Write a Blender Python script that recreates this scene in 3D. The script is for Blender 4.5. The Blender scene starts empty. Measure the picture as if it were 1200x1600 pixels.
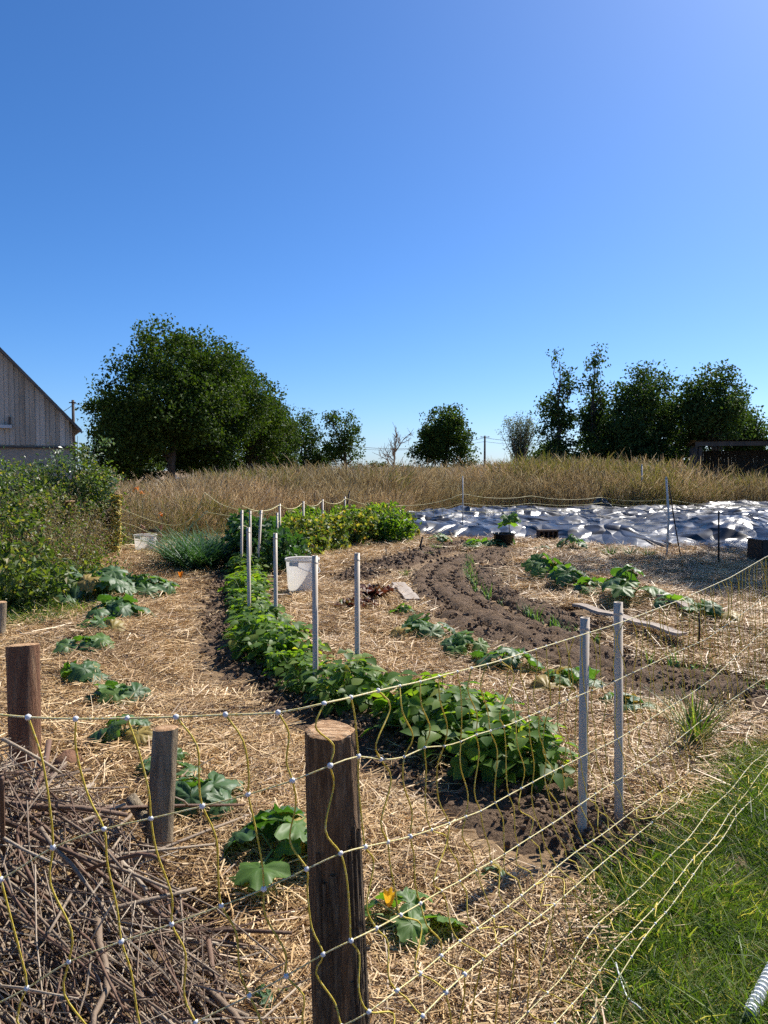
import bpy, math, random
import numpy as np
from mathutils import Vector, Matrix, Euler

# ------------------------------------------------------------------ scene, camera, sky, sun
SC = bpy.context.scene
COL = SC.collection
rng = np.random.default_rng(11)
random.seed(11)
R = math.radians
FPX, PITCH, EYE = 1202.0, R(3.1), 1.5

cam_d = bpy.data.cameras.new('camera')
cam_d.sensor_fit = 'VERTICAL'
cam_d.sensor_height = 36.0
cam_d.lens = 36.0 * FPX / 1600.0
cam_d.clip_start = 0.05
cam_d.clip_end = 6000
cam = bpy.data.objects.new('camera', cam_d)
COL.objects.link(cam)
cam.location = (0, 0, EYE)
cam.rotation_euler = (R(90) - PITCH, 0, 0)
SC.camera = cam

SUN_EL, SUN_AZ = R(46), R(43)          # azimuth to the right of the view direction (+Y)
world = bpy.data.worlds.new('World')
SC.world = world
world.use_nodes = True
wn = world.node_tree
wn.nodes.clear()
w_out = wn.nodes.new('ShaderNodeOutputWorld')
w_bg = wn.nodes.new('ShaderNodeBackground')
w_sky = wn.nodes.new('ShaderNodeTexSky')
w_sky.sky_type = 'NISHITA'
w_sky.sun_disc = False
w_sky.sun_elevation = SUN_EL
w_sky.sun_rotation = SUN_AZ
w_sky.altitude = 415
w_sky.air_density = 0.82
w_sky.dust_density = 0.95
w_sky.ozone_density = 10.0
w_bg.inputs['Strength'].default_value = 0.090
w_hsv = wn.nodes.new('ShaderNodeHueSaturation')
w_hsv.inputs['Saturation'].default_value = 1.12
w_hsv.inputs['Hue'].default_value = 0.501
wn.links.new(w_sky.outputs[0], w_hsv.inputs['Color'])
wn.links.new(w_hsv.outputs[0], w_bg.inputs['Color'])
wn.links.new(w_bg.outputs[0], w_out.inputs['Surface'])

sun_vec = Vector((math.sin(SUN_AZ) * math.cos(SUN_EL), math.cos(SUN_AZ) * math.cos(SUN_EL), math.sin(SUN_EL)))
sun_d = bpy.data.lights.new('sun', 'SUN')
sun_d.energy = 5.0
sun_d.angle = R(0.53)
sun_d.color = (1.0, 0.94, 0.85)
sun = bpy.data.objects.new('sun', sun_d)
COL.objects.link(sun)
sun.location = sun_vec * 60
sun.rotation_euler = (-sun_vec).to_track_quat('-Z', 'Y').to_euler()

SC.view_settings.view_transform = 'Standard'
SC.view_settings.look = 'None'
SC.view_settings.exposure = 0.82
SC.view_settings.gamma = 1.0
SC.view_settings.use_curve_mapping = False
SC.cycles.max_bounces = 5
SC.cycles.diffuse_bounces = 2
SC.cycles.glossy_bounces = 2
SC.cycles.transmission_bounces = 3
SC.cycles.transparent_max_bounces = 6
SC.cycles.caustics_reflective = False
SC.cycles.caustics_refractive = False
SC.cycles.use_denoising = False
SC.cycles.use_adaptive_sampling = True
SC.cycles.adaptive_threshold = 0.03
SC.cycles.sample_clamp_indirect = 6.0

# ------------------------------------------------------------------ helpers: places
def ray(px, py):
    f = Vector((0, math.cos(PITCH), -math.sin(PITCH)))
    u = Vector((0, math.sin(PITCH), math.cos(PITCH)))
    return f * FPX + Vector((1, 0, 0)) * (px - 600) + u * (800 - py)

def G(px, py, z=0.0):                   # where a pixel of the photograph meets height z
    r = ray(px, py)
    t = (z - EYE) / r.z
    return Vector((r.x * t, r.y * t, z))

def D(px, py, d):                       # the point of that pixel at distance d
    r = ray(px, py)
    t = d / r.y
    return Vector((r.x * t, d, EYE + r.z * t))

def proj(x, y, z):                      # back to pixels
    dz = z - EYE
    cy = y * math.cos(PITCH) - dz * math.sin(PITCH)
    cu = y * math.sin(PITCH) + dz * math.cos(PITCH)
    return 600 + FPX * x / cy, 800 - FPX * cu / cy

def _hash(ix, iy, s):
    h = (ix.astype(np.int64) * 374761393 + iy.astype(np.int64) * 668265263 + s * 1274126177) & 0xffffffff
    h = ((h ^ (h >> 13)) * 1274126177) & 0xffffffff
    return ((h ^ (h >> 16)) & 0xffff) / 65535.0

def vnoise(x, y, s=0):
    x = np.asarray(x, float); y = np.asarray(y, float)
    ix = np.floor(x); iy = np.floor(y)
    fx = x - ix; fy = y - iy
    fx = fx * fx * (3 - 2 * fx); fy = fy * fy * (3 - 2 * fy)
    a = _hash(ix, iy, s); b = _hash(ix + 1, iy, s); c = _hash(ix, iy + 1, s); d = _hash(ix + 1, iy + 1, s)
    return (a * (1 - fx) + b * fx) * (1 - fy) + (c * (1 - fx) + d * fx) * fy

def fbm(x, y, s=0, o=4):
    v = 0; a = 0.5; t = 0
    for k in range(o):
        v = v + a * (vnoise(np.asarray(x) * 2**k + 17.3 * k, np.asarray(y) * 2**k + 5.1 * k, s + k) - 0.5)
        t += a; a *= 0.5
    return v / t                         # about -0.5 .. 0.5

def seg_dist(x, y, poly):               # distance to a polyline and the parameter along it
    x = np.asarray(x, float); y = np.asarray(y, float)
    best = np.full(x.shape, 1e9)
    for (ax, ay), (bx, by) in zip(poly[:-1], poly[1:]):
        dx, dy = bx - ax, by - ay
        t = np.clip(((x - ax) * dx + (y - ay) * dy) / (dx * dx + dy * dy + 1e-9), 0, 1)
        best = np.minimum(best, np.hypot(x - ax - t * dx, y - ay - t * dy))
    return best

def catmull(pts, step):
    pts = [np.array(p, float) for p in pts]
    P = [2 * pts[0] - pts[1]] + pts + [2 * pts[-1] - pts[-2]]
    out = []
    for i in range(1, len(P) - 2):
        n = max(2, int(np.linalg.norm(P[i + 1] - P[i]) / step))
        for k in range(n):
            t = k / n
            out.append(0.5 * ((2 * P[i]) + (-P[i - 1] + P[i + 1]) * t + (2 * P[i - 1] - 5 * P[i] + 4 * P[i + 1] - P[i + 2]) * t * t
                              + (-P[i - 1] + 3 * P[i] - 3 * P[i + 1] + P[i + 2]) * t**3))
    out.append(pts[-1])
    return np.array(out)

def gp(*pix):                           # pixel list -> plan points
    return [tuple(G(a, b).xy) for a, b in pix]

# plan lines of the garden
BEAN_LINE = gp((385, 893), (385, 930), (396, 990), (440, 1050), (518, 1095), (700, 1170), (850, 1245), (940, 1305))
BED_A = gp((735, 850), (690, 858), (640, 873), (592, 890), (548, 908))
BED_B = gp((830, 864), (770, 868), (715, 884), (690, 908), (705, 938), (760, 972), (840, 1006), (940, 1040), (1050, 1066), (1200, 1097), (1400, 1130))
BED_C = gp((800, 882), (765, 895), (770, 918), (800, 940), (860, 968), (930, 992))
BEAN_BED = [(a - 0.13, b - 0.09) for a, b in BEAN_LINE]
BED_LOW = gp((905, 1290), (960, 1330), (1010, 1370))
MOUND_R = gp((840, 880), (885, 905), (960, 930), (1010, 960), (1100, 990))
MOUND_L = gp((180, 935), (150, 1000), (150, 1070), (190, 1130), (270, 1215), (430, 1345))

def gh(x, y):                           # ground height
    x = np.asarray(x, float); y = np.asarray(y, float)
    near = np.clip((30 - y) / 8, 0, 1)
    h = (0.05 * fbm(x * 0.55, y * 0.55, 3, 3) + 0.05 * fbm(x * 2.1, y * 2.1, 9, 3)) * near
    h = h + 0.16 * np.exp(-(seg_dist(x, y, MOUND_R) / 0.55) ** 2)
    h = h + 0.07 * np.exp(-(seg_dist(x, y, MOUND_L) / 0.4) ** 2)
    h = h + 1.1 * np.clip((y - 30) / 90, 0, 1) * np.clip((x - 2) / 30, 0, 1)
    return h

def gz(x, y):
    return float(gh(np.array([x]), np.array([y]))[0])

def on_ground(px, py):
    p = G(px, py)
    for _ in range(3):
        p = G(px, py, gz(p.x, p.y))
    return p

# ------------------------------------------------------------------ helpers: meshes and objects
def np_mesh(name, V, F, mat=None, smooth=False):
    V = np.asarray(V, np.float32); F = np.asarray(F, np.int32)
    me = bpy.data.meshes.new(name)
    n, k = F.shape
    me.vertices.add(len(V)); me.vertices.foreach_set('co', V.ravel())
    me.loops.add(n * k); me.loops.foreach_set('vertex_index', F.ravel())
    me.polygons.add(n)
    me.polygons.foreach_set('loop_start', np.arange(0, n * k, k, dtype=np.int32))
    me.polygons.foreach_set('use_smooth', np.full(n, smooth))
    me.update(calc_edges=True)
    me.validate()
    if mat: me.materials.append(mat)
    return me

class MB:
    def __init__(s): s.v = []; s.f = []
    def add(s, V, F):
        o = len(s.v)
        s.v += [tuple(map(float, v)) for v in V]
        s.f += [tuple(int(i) + o for i in f) for f in F]
        return s
    def box(s, c, size, rot=None):
        m = Euler(rot or (0, 0, 0)).to_matrix()
        V = [m @ Vector((sx * size[0] / 2, sy * size[1] / 2, sz * size[2] / 2)) + Vector(c)
             for sx in (-1, 1) for sy in (-1, 1) for sz in (-1, 1)]
        return s.add(V, [(0, 1, 3, 2), (4, 6, 7, 5), (0, 4, 5, 1), (2, 3, 7, 6), (0, 2, 6, 4), (1, 5, 7, 3)])
    def tube(s, pts, radii, sides=6, cap=True):
        pts = [Vector(p) for p in pts]
        if not hasattr(radii, '__len__'): radii = [radii] * len(pts)
        V = []; F = []
        t0 = (pts[1] - pts[0]).normalized()
        ref = Vector((1, 0, 0)) if abs(t0.x) < 0.8 else Vector((0, 1, 0))
        for i, p in enumerate(pts):
            t = (pts[min(i + 1, len(pts) - 1)] - pts[max(i - 1, 0)])
            t = t.normalized() if t.length > 1e-9 else t0
            a = t.cross(ref).normalized(); b = t.cross(a); ref = -b.cross(t) if False else ref
            for k in range(sides):
                w = 2 * math.pi * k / sides
                V.append(p + (a * math.cos(w) + b * math.sin(w)) * radii[i])
        for i in range(len(pts) - 1):
            for k in range(sides):
                F.append((i * sides + k, i * sides + (k + 1) % sides, (i + 1) * sides + (k + 1) % sides, (i + 1) * sides + k))
        if cap:
            F.append(tuple(range(sides - 1, -1, -1)))
            o = (len(pts) - 1) * sides
            F.append(tuple(range(o, o + sides)))
        return s.add(V, F)
    def lathe(s, prof, n=32, c=(0, 0, 0)):
        V = []; F = []
        for r, z in prof:
            for k in range(n):
                w = 2 * math.pi * k / n
                V.append((c[0] + r * math.cos(w), c[1] + r * math.sin(w), c[2] + z))
        for i in range(len(prof) - 1):
            for k in range(n):
                F.append((i * n + k, i * n + (k + 1) % n, (i + 1) * n + (k + 1) % n, (i + 1) * n + k))
        return s.add(V, F)
    def mesh(s, name, mat=None, smooth=False):
        me = bpy.data.meshes.new(name)
        me.from_pydata(s.v, [], s.f)
        if smooth: me.polygons.foreach_set('use_smooth', np.full(len(me.polygons), True))
        me.update()
        if mat: me.materials.append(mat)
        return me
    def build(s, name, mat=None, parent=None, smooth=False, loc=None):
        return link(name, s.mesh(name, mat, smooth), parent, loc)

def link(name, me, parent=None, loc=None, rot=None, scale=None):
    o = bpy.data.objects.new(name, me)
    COL.objects.link(o)
    if parent: o.parent = parent
    if loc is not None: o.location = loc
    if rot is not None: o.rotation_euler = rot
    if scale is not None: o.scale = (scale,) * 3 if not hasattr(scale, '__len__') else scale
    return o

def tag(o, label=None, cat=None, group=None, kind=None):
    if label: o['label'] = label
    if cat: o['category'] = cat
    if group: o['group'] = group
    if kind: o['kind'] = kind
    return o

def thing(name, label, cat, loc=(0, 0, 0), rz=0.0, group=None, scale=1.0):
    o = bpy.data.objects.new(name, None)
    o.empty_display_size = 0.1
    COL.objects.link(o)
    o.location = loc; o.rotation_euler = (0, 0, rz); o.scale = (scale,) * 3
    return tag(o, label, cat, group)

def copy_tree(o, parent=None, **kw):
    c = o.copy(); COL.objects.link(c); c.parent = parent
    for ch in KIDS.get(o.name, []): copy_tree(ch, c)
    return c

KIDS = {}
def kids(root):                         # remember children once, so copies are quick
    KIDS[root.name] = [o for o in bpy.data.objects if o.parent == root]
    for c in KIDS[root.name]: KIDS[c.name] = [o for o in bpy.data.objects if o.parent == c]

# ------------------------------------------------------------------ helpers: materials
def ramp(nt, stops, src):
    r = nt.nodes.new('ShaderNodeValToRGB')
    e = r.color_ramp.elements
    while len(e) < len(stops): e.new(0.5)
    for el, (p, c) in zip(e, stops):
        el.position = p; el.color = (*c, 1)
    nt.links.new(src, r.inputs[0])
    return r.outputs[0]

def new_mat(name):
    m = bpy.data.materials.new(name); m.use_nodes = True
    nt = m.node_tree; nt.nodes.clear()
    out = nt.nodes.new('ShaderNodeOutputMaterial')
    return m, nt, out

def noise_tex(nt, scale, detail=4, rough=0.6, vec=None, stretch=None, coord='Object'):
    n = nt.nodes.new('ShaderNodeTexNoise')
    n.inputs['Scale'].default_value = scale; n.inputs['Detail'].default_value = detail; n.inputs['Roughness'].default_value = rough
    tc = nt.nodes.new('ShaderNodeTexCoord')
    v = tc.outputs[coord]
    if stretch:
        mp = nt.nodes.new('ShaderNodeMapping'); mp.inputs['Scale'].default_value = stretch
        nt.links.new(v, mp.inputs[0]); v = mp.outputs[0]
    nt.links.new(v, n.inputs['Vector'])
    return n.outputs['Fac']

def surf(name, stops, scale=8, rough=0.8, bump=0.0, stretch=None, spec=0.3, metal=0.0, detail=5, bump_scale=None, fine=None, transl=0.0, island=0.0, bdist=0.02, var=None):
    m, nt, out = new_mat(name)
    b = nt.nodes.new('ShaderNodeBsdfPrincipled')
    f = noise_tex(nt, scale, detail, 0.65, stretch=stretch)
    if fine:
        f2 = noise_tex(nt, fine, 3, 0.6, stretch=stretch)
        mx = nt.nodes.new('ShaderNodeMath'); mx.operation = 'MULTIPLY_ADD'
        nt.links.new(f2, mx.inputs[0]); mx.inputs[1].default_value = 0.6
        ad = nt.nodes.new('ShaderNodeMath'); ad.operation = 'MULTIPLY'; nt.links.new(f, ad.inputs[0]); ad.inputs[1].default_value = 0.4
        nt.links.new(ad.outputs[0], mx.inputs[2]); f = mx.outputs[0]
    if island:
        g = nt.nodes.new('ShaderNodeNewGeometry'); oi = nt.nodes.new('ShaderNodeObjectInfo')
        a = nt.nodes.new('ShaderNodeMath'); a.operation = 'ADD'
        nt.links.new(g.outputs['Random Per Island'], a.inputs[0]); nt.links.new(oi.outputs['Random'], a.inputs[1])
        fr = nt.nodes.new('ShaderNodeMath'); fr.operation = 'FRACT'; nt.links.new(a.outputs[0], fr.inputs[0])
        mm = nt.nodes.new('ShaderNodeMix'); mm.data_type = 'FLOAT'; mm.inputs[0].default_value = island
        nt.links.new(f, mm.inputs[2]); nt.links.new(fr.outputs[0], mm.inputs[3]); f = mm.outputs[0]
    c = ramp(nt, stops, f)
    if var: c = world_var(nt, c, var)
    nt.links.new(c, b.inputs['Base Color'])
    b.inputs['Roughness'].default_value = rough; b.inputs['Metallic'].default_value = metal
    b.inputs['Specular IOR Level'].default_value = spec
    if bump:
        bn = nt.nodes.new('ShaderNodeBump'); bn.inputs['Strength'].default_value = bump; bn.inputs['Distance'].default_value = bdist
        h = noise_tex(nt, bump_scale or scale * 3, 6, 0.7, stretch=stretch)
        nt.links.new(h, bn.inputs['Height']); nt.links.new(bn.outputs[0], b.inputs['Normal'])
    s = b.outputs[0]
    if transl:
        t = nt.nodes.new('ShaderNodeBsdfTranslucent'); nt.links.new(c, t.inputs['Color'])
        mx = nt.nodes.new('ShaderNodeMixShader'); mx.inputs[0].default_value = transl
        nt.links.new(s, mx.inputs[1]); nt.links.new(t.outputs[0], mx.inputs[2]); s = mx.outputs[0]
    nt.links.new(s, out.inputs['Surface'])
    return m

def world_var(nt, c, var):               # slow change of tone across the place
    sc_, lo, hi = var
    g = nt.nodes.new('ShaderNodeNewGeometry'); n = nt.nodes.new('ShaderNodeTexNoise')
    n.inputs['Scale'].default_value = sc_; n.inputs['Detail'].default_value = 3
    nt.links.new(g.outputs['Position'], n.inputs['Vector'])
    k = ramp(nt, [(0.38, lo), (0.62, hi)], n.outputs['Fac'])
    mx = nt.nodes.new('ShaderNodeMix'); mx.data_type = 'RGBA'; mx.blend_type = 'MULTIPLY'; mx.inputs[0].default_value = 1
    nt.links.new(c, mx.inputs[6]); nt.links.new(k, mx.inputs[7])
    return mx.outputs[2]

def leaf_mat(name, stops, transl=0.4, tcol=(1.5, 1.7, 0.5), rough=0.5, spec=0.35, mottle=None, ms=40, var=None):
    m, nt, out = new_mat(name)
    g = nt.nodes.new('ShaderNodeNewGeometry'); oi = nt.nodes.new('ShaderNodeObjectInfo')
    a = nt.nodes.new('ShaderNodeMath'); a.operation = 'ADD'
    nt.links.new(g.outputs['Random Per Island'], a.inputs[0]); nt.links.new(oi.outputs['Random'], a.inputs[1])
    fr = nt.nodes.new('ShaderNodeMath'); fr.operation = 'FRACT'; nt.links.new(a.outputs[0], fr.inputs[0])
    c = ramp(nt, stops, fr.outputs[0])
    if var: c = world_var(nt, c, var)
    if mottle:
        n = noise_tex(nt, ms, 3, 0.6)
        k = ramp(nt, [(0.52, (0, 0, 0)), (0.68, (1, 1, 1))], n)
        mx = nt.nodes.new('ShaderNodeMix'); mx.data_type = 'RGBA'
        nt.links.new(k, mx.inputs[0]); nt.links.new(c, mx.inputs[6]); mx.inputs[7].default_value = (*mottle, 1); c = mx.outputs[2]
    b = nt.nodes.new('ShaderNodeBsdfPrincipled')
    nt.links.new(c, b.inputs['Base Color']); b.inputs['Roughness'].default_value = rough; b.inputs['Specular IOR Level'].default_value = spec
    tm = nt.nodes.new('ShaderNodeMix'); tm.data_type = 'RGBA'; tm.blend_type = 'MULTIPLY'; tm.inputs[0].default_value = 1
    nt.links.new(c, tm.inputs[6]); tm.inputs[7].default_value = (*tcol, 1)
    t = nt.nodes.new('ShaderNodeBsdfTranslucent'); nt.links.new(tm.outputs[2], t.inputs['Color'])
    mx = nt.nodes.new('ShaderNodeMixShader'); mx.inputs[0].default_value = transl
    nt.links.new(b.outputs[0], mx.inputs[1]); nt.links.new(t.outputs[0], mx.inputs[2])
    nt.links.new(mx.outputs[0], out.inputs['Surface'])
    return m

M = {}
M['ground'] = surf('ground_dry', [(0.3, (0.10, 0.064, 0.034)), (0.5, (0.21, 0.137, 0.073)), (0.7, (0.36, 0.25, 0.14))], 3, 0.95, 0.8, fine=60, bump_scale=50, bdist=0.03)
M['soil'] = surf('soil', [(0.32, (0.07, 0.042, 0.023)), (0.5, (0.145, 0.093, 0.055)), (0.70, (0.27, 0.185, 0.115))], 6, 0.95, 1.0, fine=70, bump_scale=45, bdist=0.05)
M['clod'] = surf('soil_clod', [(0.0, (0.075, 0.045, 0.025)), (0.5, (0.16, 0.102, 0.06)), (1.0, (0.31, 0.22, 0.14))], 30, 0.95, 0.6, island=0.7)
M['straw'] = surf('straw', [(0.0, (0.18, 0.105, 0.048)), (0.35, (0.42, 0.265, 0.12)), (0.7, (0.62, 0.44, 0.215)), (1.0, (0.80, 0.64, 0.40))], 30, 0.5, island=0.9, transl=0.14, spec=0.45, var=(1.6, (0.80, 0.77, 0.74), (1.08, 1.06, 1.02)))
M['dry_grass'] = leaf_mat('dry_grass', [(0.0, (0.19, 0.135, 0.075)), (0.35, (0.34, 0.25, 0.145)), (0.7, (0.48, 0.375, 0.235)), (0.93, (0.62, 0.54, 0.40)), (1.0, (0.18, 0.17, 0.05))], 0.35, (1, 0.95, 0.8), 0.6, 0.25, var=(0.35, (0.72, 0.74, 0.66), (1.1, 1.04, 1.0)))
M['green_grass'] = leaf_mat('green_grass', [(0.0, (0.052, 0.092, 0.018)), (0.5, (0.10, 0.16, 0.028)), (0.85, (0.17, 0.23, 0.046)), (0.94, (0.38, 0.31, 0.14)), (1.0, (0.50, 0.42, 0.24))], 0.42, var=(3.0, (0.6, 0.66, 0.7), (1.2, 1.12, 1.0)))
M['meadow_green'] = leaf_mat('meadow_green', [(0.0, (0.11, 0.12, 0.03)), (0.5, (0.17, 0.17, 0.05)), (1.0, (0.30, 0.24, 0.09))], 0.35, (1.2, 1.2, 0.6))
M['bean_leaf'] = leaf_mat('bean_leaf', [(0.0, (0.065, 0.13, 0.022)), (0.6, (0.105, 0.19, 0.033)), (0.95, (0.17, 0.25, 0.05)), (1.0, (0.30, 0.28, 0.06))], 0.52, (1.8, 1.8, 0.40), 0.5, 0.3)
M['bean_yellow'] = leaf_mat('yellow_bean_leaf', [(0.0, (0.05, 0.10, 0.025)), (0.4, (0.11, 0.17, 0.035)), (0.75, (0.22, 0.25, 0.05)), (0.92, (0.40, 0.34, 0.07)), (1.0, (0.22, 0.12, 0.05))], 0.42, (1.4, 1.4, 0.5))
M['squash_leaf'] = leaf_mat('squash_leaf', [(0.0, (0.04, 0.095, 0.028)), (0.6, (0.06, 0.125, 0.036)), (1.0, (0.085, 0.155, 0.04))], 0.34, (1.6, 1.9, 0.4), 0.5, 0.4, mottle=(0.13, 0.20, 0.13), ms=30)
M['squash_yellow'] = leaf_mat('squash_leaf_yellow', [(0.0, (0.30, 0.24, 0.06)), (1.0, (0.42, 0.30, 0.10))], 0.35, (1.1, 1.0, 0.6))
M['squash_light'] = leaf_mat('squash_leaf_light', [(0.0, (0.07, 0.15, 0.03)), (1.0, (0.13, 0.22, 0.05))], 0.45, (1.5, 1.7, 0.4), 0.5, 0.4)
M['leek_leaf'] = leaf_mat('leek_leaf', [(0.0, (0.035, 0.085, 0.05)), (0.6, (0.045, 0.10, 0.045)), (1.0, (0.075, 0.14, 0.05))], 0.25, (1.3, 1.6, 0.6), 0.55, 0.25)
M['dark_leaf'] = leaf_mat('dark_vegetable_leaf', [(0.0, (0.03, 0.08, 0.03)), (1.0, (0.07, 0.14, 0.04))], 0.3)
M['onion_leaf'] = leaf_mat('onion_leaf', [(0.0, (0.07, 0.14, 0.04)), (1.0, (0.13, 0.21, 0.06))], 0.35)
M['red_leaf'] = leaf_mat('red_lettuce_leaf', [(0.0, (0.06, 0.02, 0.018)), (0.5, (0.12, 0.04, 0.022)), (0.8, (0.13, 0.08, 0.03)), (1.0, (0.10, 0.13, 0.03))], 0.35, (1.3, 0.9, 0.6))
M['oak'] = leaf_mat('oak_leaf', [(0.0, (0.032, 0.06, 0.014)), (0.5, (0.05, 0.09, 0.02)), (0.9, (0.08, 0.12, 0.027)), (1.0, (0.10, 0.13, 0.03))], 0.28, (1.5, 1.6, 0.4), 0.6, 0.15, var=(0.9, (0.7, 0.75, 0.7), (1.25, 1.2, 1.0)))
M['ash'] = leaf_mat('ash_leaf', [(0.0, (0.035, 0.065, 0.02)), (0.6, (0.055, 0.095, 0.028)), (1.0, (0.08, 0.12, 0.04))], 0.28, (1.5, 1.6, 0.5), 0.6, 0.18, var=(0.9, (0.7, 0.75, 0.7), (1.25, 1.2, 1.0)))
M['willow'] = leaf_mat('willow_leaf', [(0.0, (0.09, 0.11, 0.07)), (1.0, (0.17, 0.19, 0.13))], 0.35, (1.2, 1.3, 0.7))
M['shrub_a'] = leaf_mat('shrub_leaf', [(0.0, (0.05, 0.085, 0.02)), (0.6, (0.10, 0.15, 0.035)), (0.9, (0.18, 0.20, 0.055)), (1.0, (0.30, 0.24, 0.12))], 0.42, (1.5, 1.6, 0.4))
M['shrub_b'] = leaf_mat('grey_shrub_leaf', [(0.0, (0.06, 0.10, 0.045)), (0.6, (0.10, 0.15, 0.075)), (1.0, (0.20, 0.25, 0.16))], 0.3, (1.2, 1.4, 0.6), 0.38, 0.55)
M['shrub_c'] = leaf_mat('dry_weed_leaf', [(0.0, (0.16, 0.11, 0.055)), (0.5, (0.27, 0.20, 0.10)), (0.8, (0.17, 0.16, 0.06)), (1.0, (0.42, 0.33, 0.20))], 0.35, (1.1, 1.1, 0.7))
M['bark'] = surf('bark', [(0.3, (0.05, 0.038, 0.028)), (0.6, (0.12, 0.095, 0.075)), (0.8, (0.19, 0.16, 0.13))], 9, 0.9, 0.8, stretch=(1, 1, 0.2))
M['post_dark'] = surf('dark_post_wood', [(0.36, (0.03, 0.021, 0.014)), (0.5, (0.12, 0.083, 0.052)), (0.64, (0.25, 0.185, 0.12))], 45, 0.9, 1.0, stretch=(1, 1, 0.10), bump_scale=60, bdist=0.03, fine=160)
M['post_front'] = surf('front_post_wood', [(0.34, (0.06, 0.035, 0.02)), (0.5, (0.17, 0.105, 0.06)), (0.66, (0.31, 0.21, 0.125))], 45, 0.9, 1.0, stretch=(1, 1, 0.10), bump_scale=60, bdist=0.03, fine=160)
M['bark_strip'] = surf('bark_strip', [(0.34, (0.035, 0.024, 0.015)), (0.5, (0.105, 0.075, 0.05)), (0.66, (0.20, 0.16, 0.11))], 50, 0.95, 1.0, stretch=(1, 1, 0.15), bump_scale=70, bdist=0.03, fine=150)
M['post_red'] = surf('reddish_post_wood', [(0.3, (0.11, 0.05, 0.028)), (0.5, (0.20, 0.10, 0.055)), (0.72, (0.30, 0.19, 0.11))], 25, 0.85, 1.0, stretch=(1, 1, 0.12), bump_scale=60, bdist=0.02)
M['post_grey'] = surf('grey_post_wood', [(0.3, (0.14, 0.105, 0.065)), (0.5, (0.28, 0.22, 0.145)), (0.72, (0.42, 0.36, 0.25))], 25, 0.85, 1.0, stretch=(1, 1, 0.15), bump_scale=60, bdist=0.02)
M['cut_wood'] = surf('cut_wood', [(0.36, (0.16, 0.075, 0.03)), (0.5, (0.42, 0.25, 0.125)), (0.64, (0.62, 0.43, 0.26))], 55, 0.85, 1.0, stretch=(0.3, 1, 1), bump_scale=80, bdist=0.012, fine=140)
M['branch'] = surf('branch_bark', [(0.0, (0.055, 0.035, 0.022)), (0.25, (0.14, 0.075, 0.045)), (0.5, (0.19, 0.135, 0.09)), (0.8, (0.32, 0.25, 0.175)), (1.0, (0.50, 0.43, 0.33))], 14, 0.65, 0.4, island=0.75, spec=0.35)
M['alu'] = surf('aluminium', [(0.3, (0.42, 0.345, 0.255)), (0.7, (0.57, 0.48, 0.37))], 14, 0.5, metal=0.0, fine=60, stretch=(1, 1, 0.1), spec=0.5)  # warm tint of reflected straw put into the base colour, with no metallic reflection
M['iron'] = surf('rusty_iron', [(0.3, (0.02, 0.016, 0.014)), (0.7, (0.06, 0.04, 0.03))], 30, 0.7)
M['pale_pole'] = surf('pale_pole', [(0.3, (0.45, 0.43, 0.39)), (0.7, (0.62, 0.60, 0.55))], 10, 0.6)
M['cord'] = surf('yellow_cord', [(0.30, (0.50, 0.36, 0.035)), (0.55, (0.66, 0.52, 0.08)), (0.72, (0.75, 0.70, 0.42))], 160, 0.5, transl=0.2)
M['cord_pale'] = surf('pale_cord', [(0.34, (0.50, 0.39, 0.07)), (0.5, (0.66, 0.58, 0.27)), (0.66, (0.78, 0.74, 0.58))], 220, 0.5, transl=0.15)
M['knot'] = surf('white_knot', [(0.3, (0.66, 0.66, 0.66)), (0.7, (0.80, 0.80, 0.80))], 90, 0.4, transl=0.1)
M['bucket'] = surf('white_plastic', [(0.3, (0.70, 0.66, 0.60)), (0.7, (0.80, 0.77, 0.72))], 5, 0.4, transl=0.35, fine=25)
M['bucket_grey'] = surf('grey_plastic', [(0.3, (0.42, 0.43, 0.46)), (0.7, (0.52, 0.53, 0.56))], 5, 0.4)
M['black_plastic'] = surf('black_plastic', [(0.3, (0.012, 0.012, 0.013)), (0.7, (0.03, 0.03, 0.03))], 8, 0.45)
M['barn_board'] = surf('grey_boards', [(0.3, (0.30, 0.26, 0.205)), (0.5, (0.46, 0.41, 0.335)), (0.7, (0.58, 0.53, 0.45))], 6, 0.9, 0.4, stretch=(1, 1, 0.08), island=0.35)
M['concrete'] = surf('concrete', [(0.3, (0.26, 0.225, 0.18)), (0.7, (0.40, 0.36, 0.30))], 2, 0.9, 0.3, fine=12)
M['roof'] = surf('roof_sheet', [(0.3, (0.10, 0.085, 0.075)), (0.7, (0.17, 0.15, 0.135))], 3, 0.85)
M['shed_wood'] = surf('shed_wood', [(0.3, (0.06, 0.05, 0.042)), (0.7, (0.115, 0.10, 0.088))], 5, 0.9, stretch=(1, 1, 0.1))
M['metal_pale'] = surf('pale_metal', [(0.3, (0.45, 0.46, 0.46)), (0.7, (0.6, 0.6, 0.6))], 5, 0.5, metal=0.3)
M['board'] = surf('weathered_board', [(0.3, (0.25, 0.20, 0.16)), (0.7, (0.42, 0.36, 0.30))], 10, 0.9, 0.4, stretch=(0.1, 1, 1))
M['brick'] = surf('dark_block', [(0.3, (0.05, 0.035, 0.025)), (0.7, (0.10, 0.07, 0.05))], 12, 0.9, 0.5)
M['terracotta'] = surf('reddish_wood', [(0.3, (0.30, 0.14, 0.09)), (0.7, (0.48, 0.27, 0.18))], 8, 0.8)
M['flower'] = leaf_mat('squash_flower', [(0.0, (0.75, 0.42, 0.03)), (1.0, (0.80, 0.55, 0.06))], 0.4, (1, 0.9, 0.5))
M['orange_flower'] = leaf_mat('orange_flower', [(0.0, (0.75, 0.25, 0.02)), (1.0, (0.80, 0.35, 0.03))], 0.3, (1, 0.8, 0.5))
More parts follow.
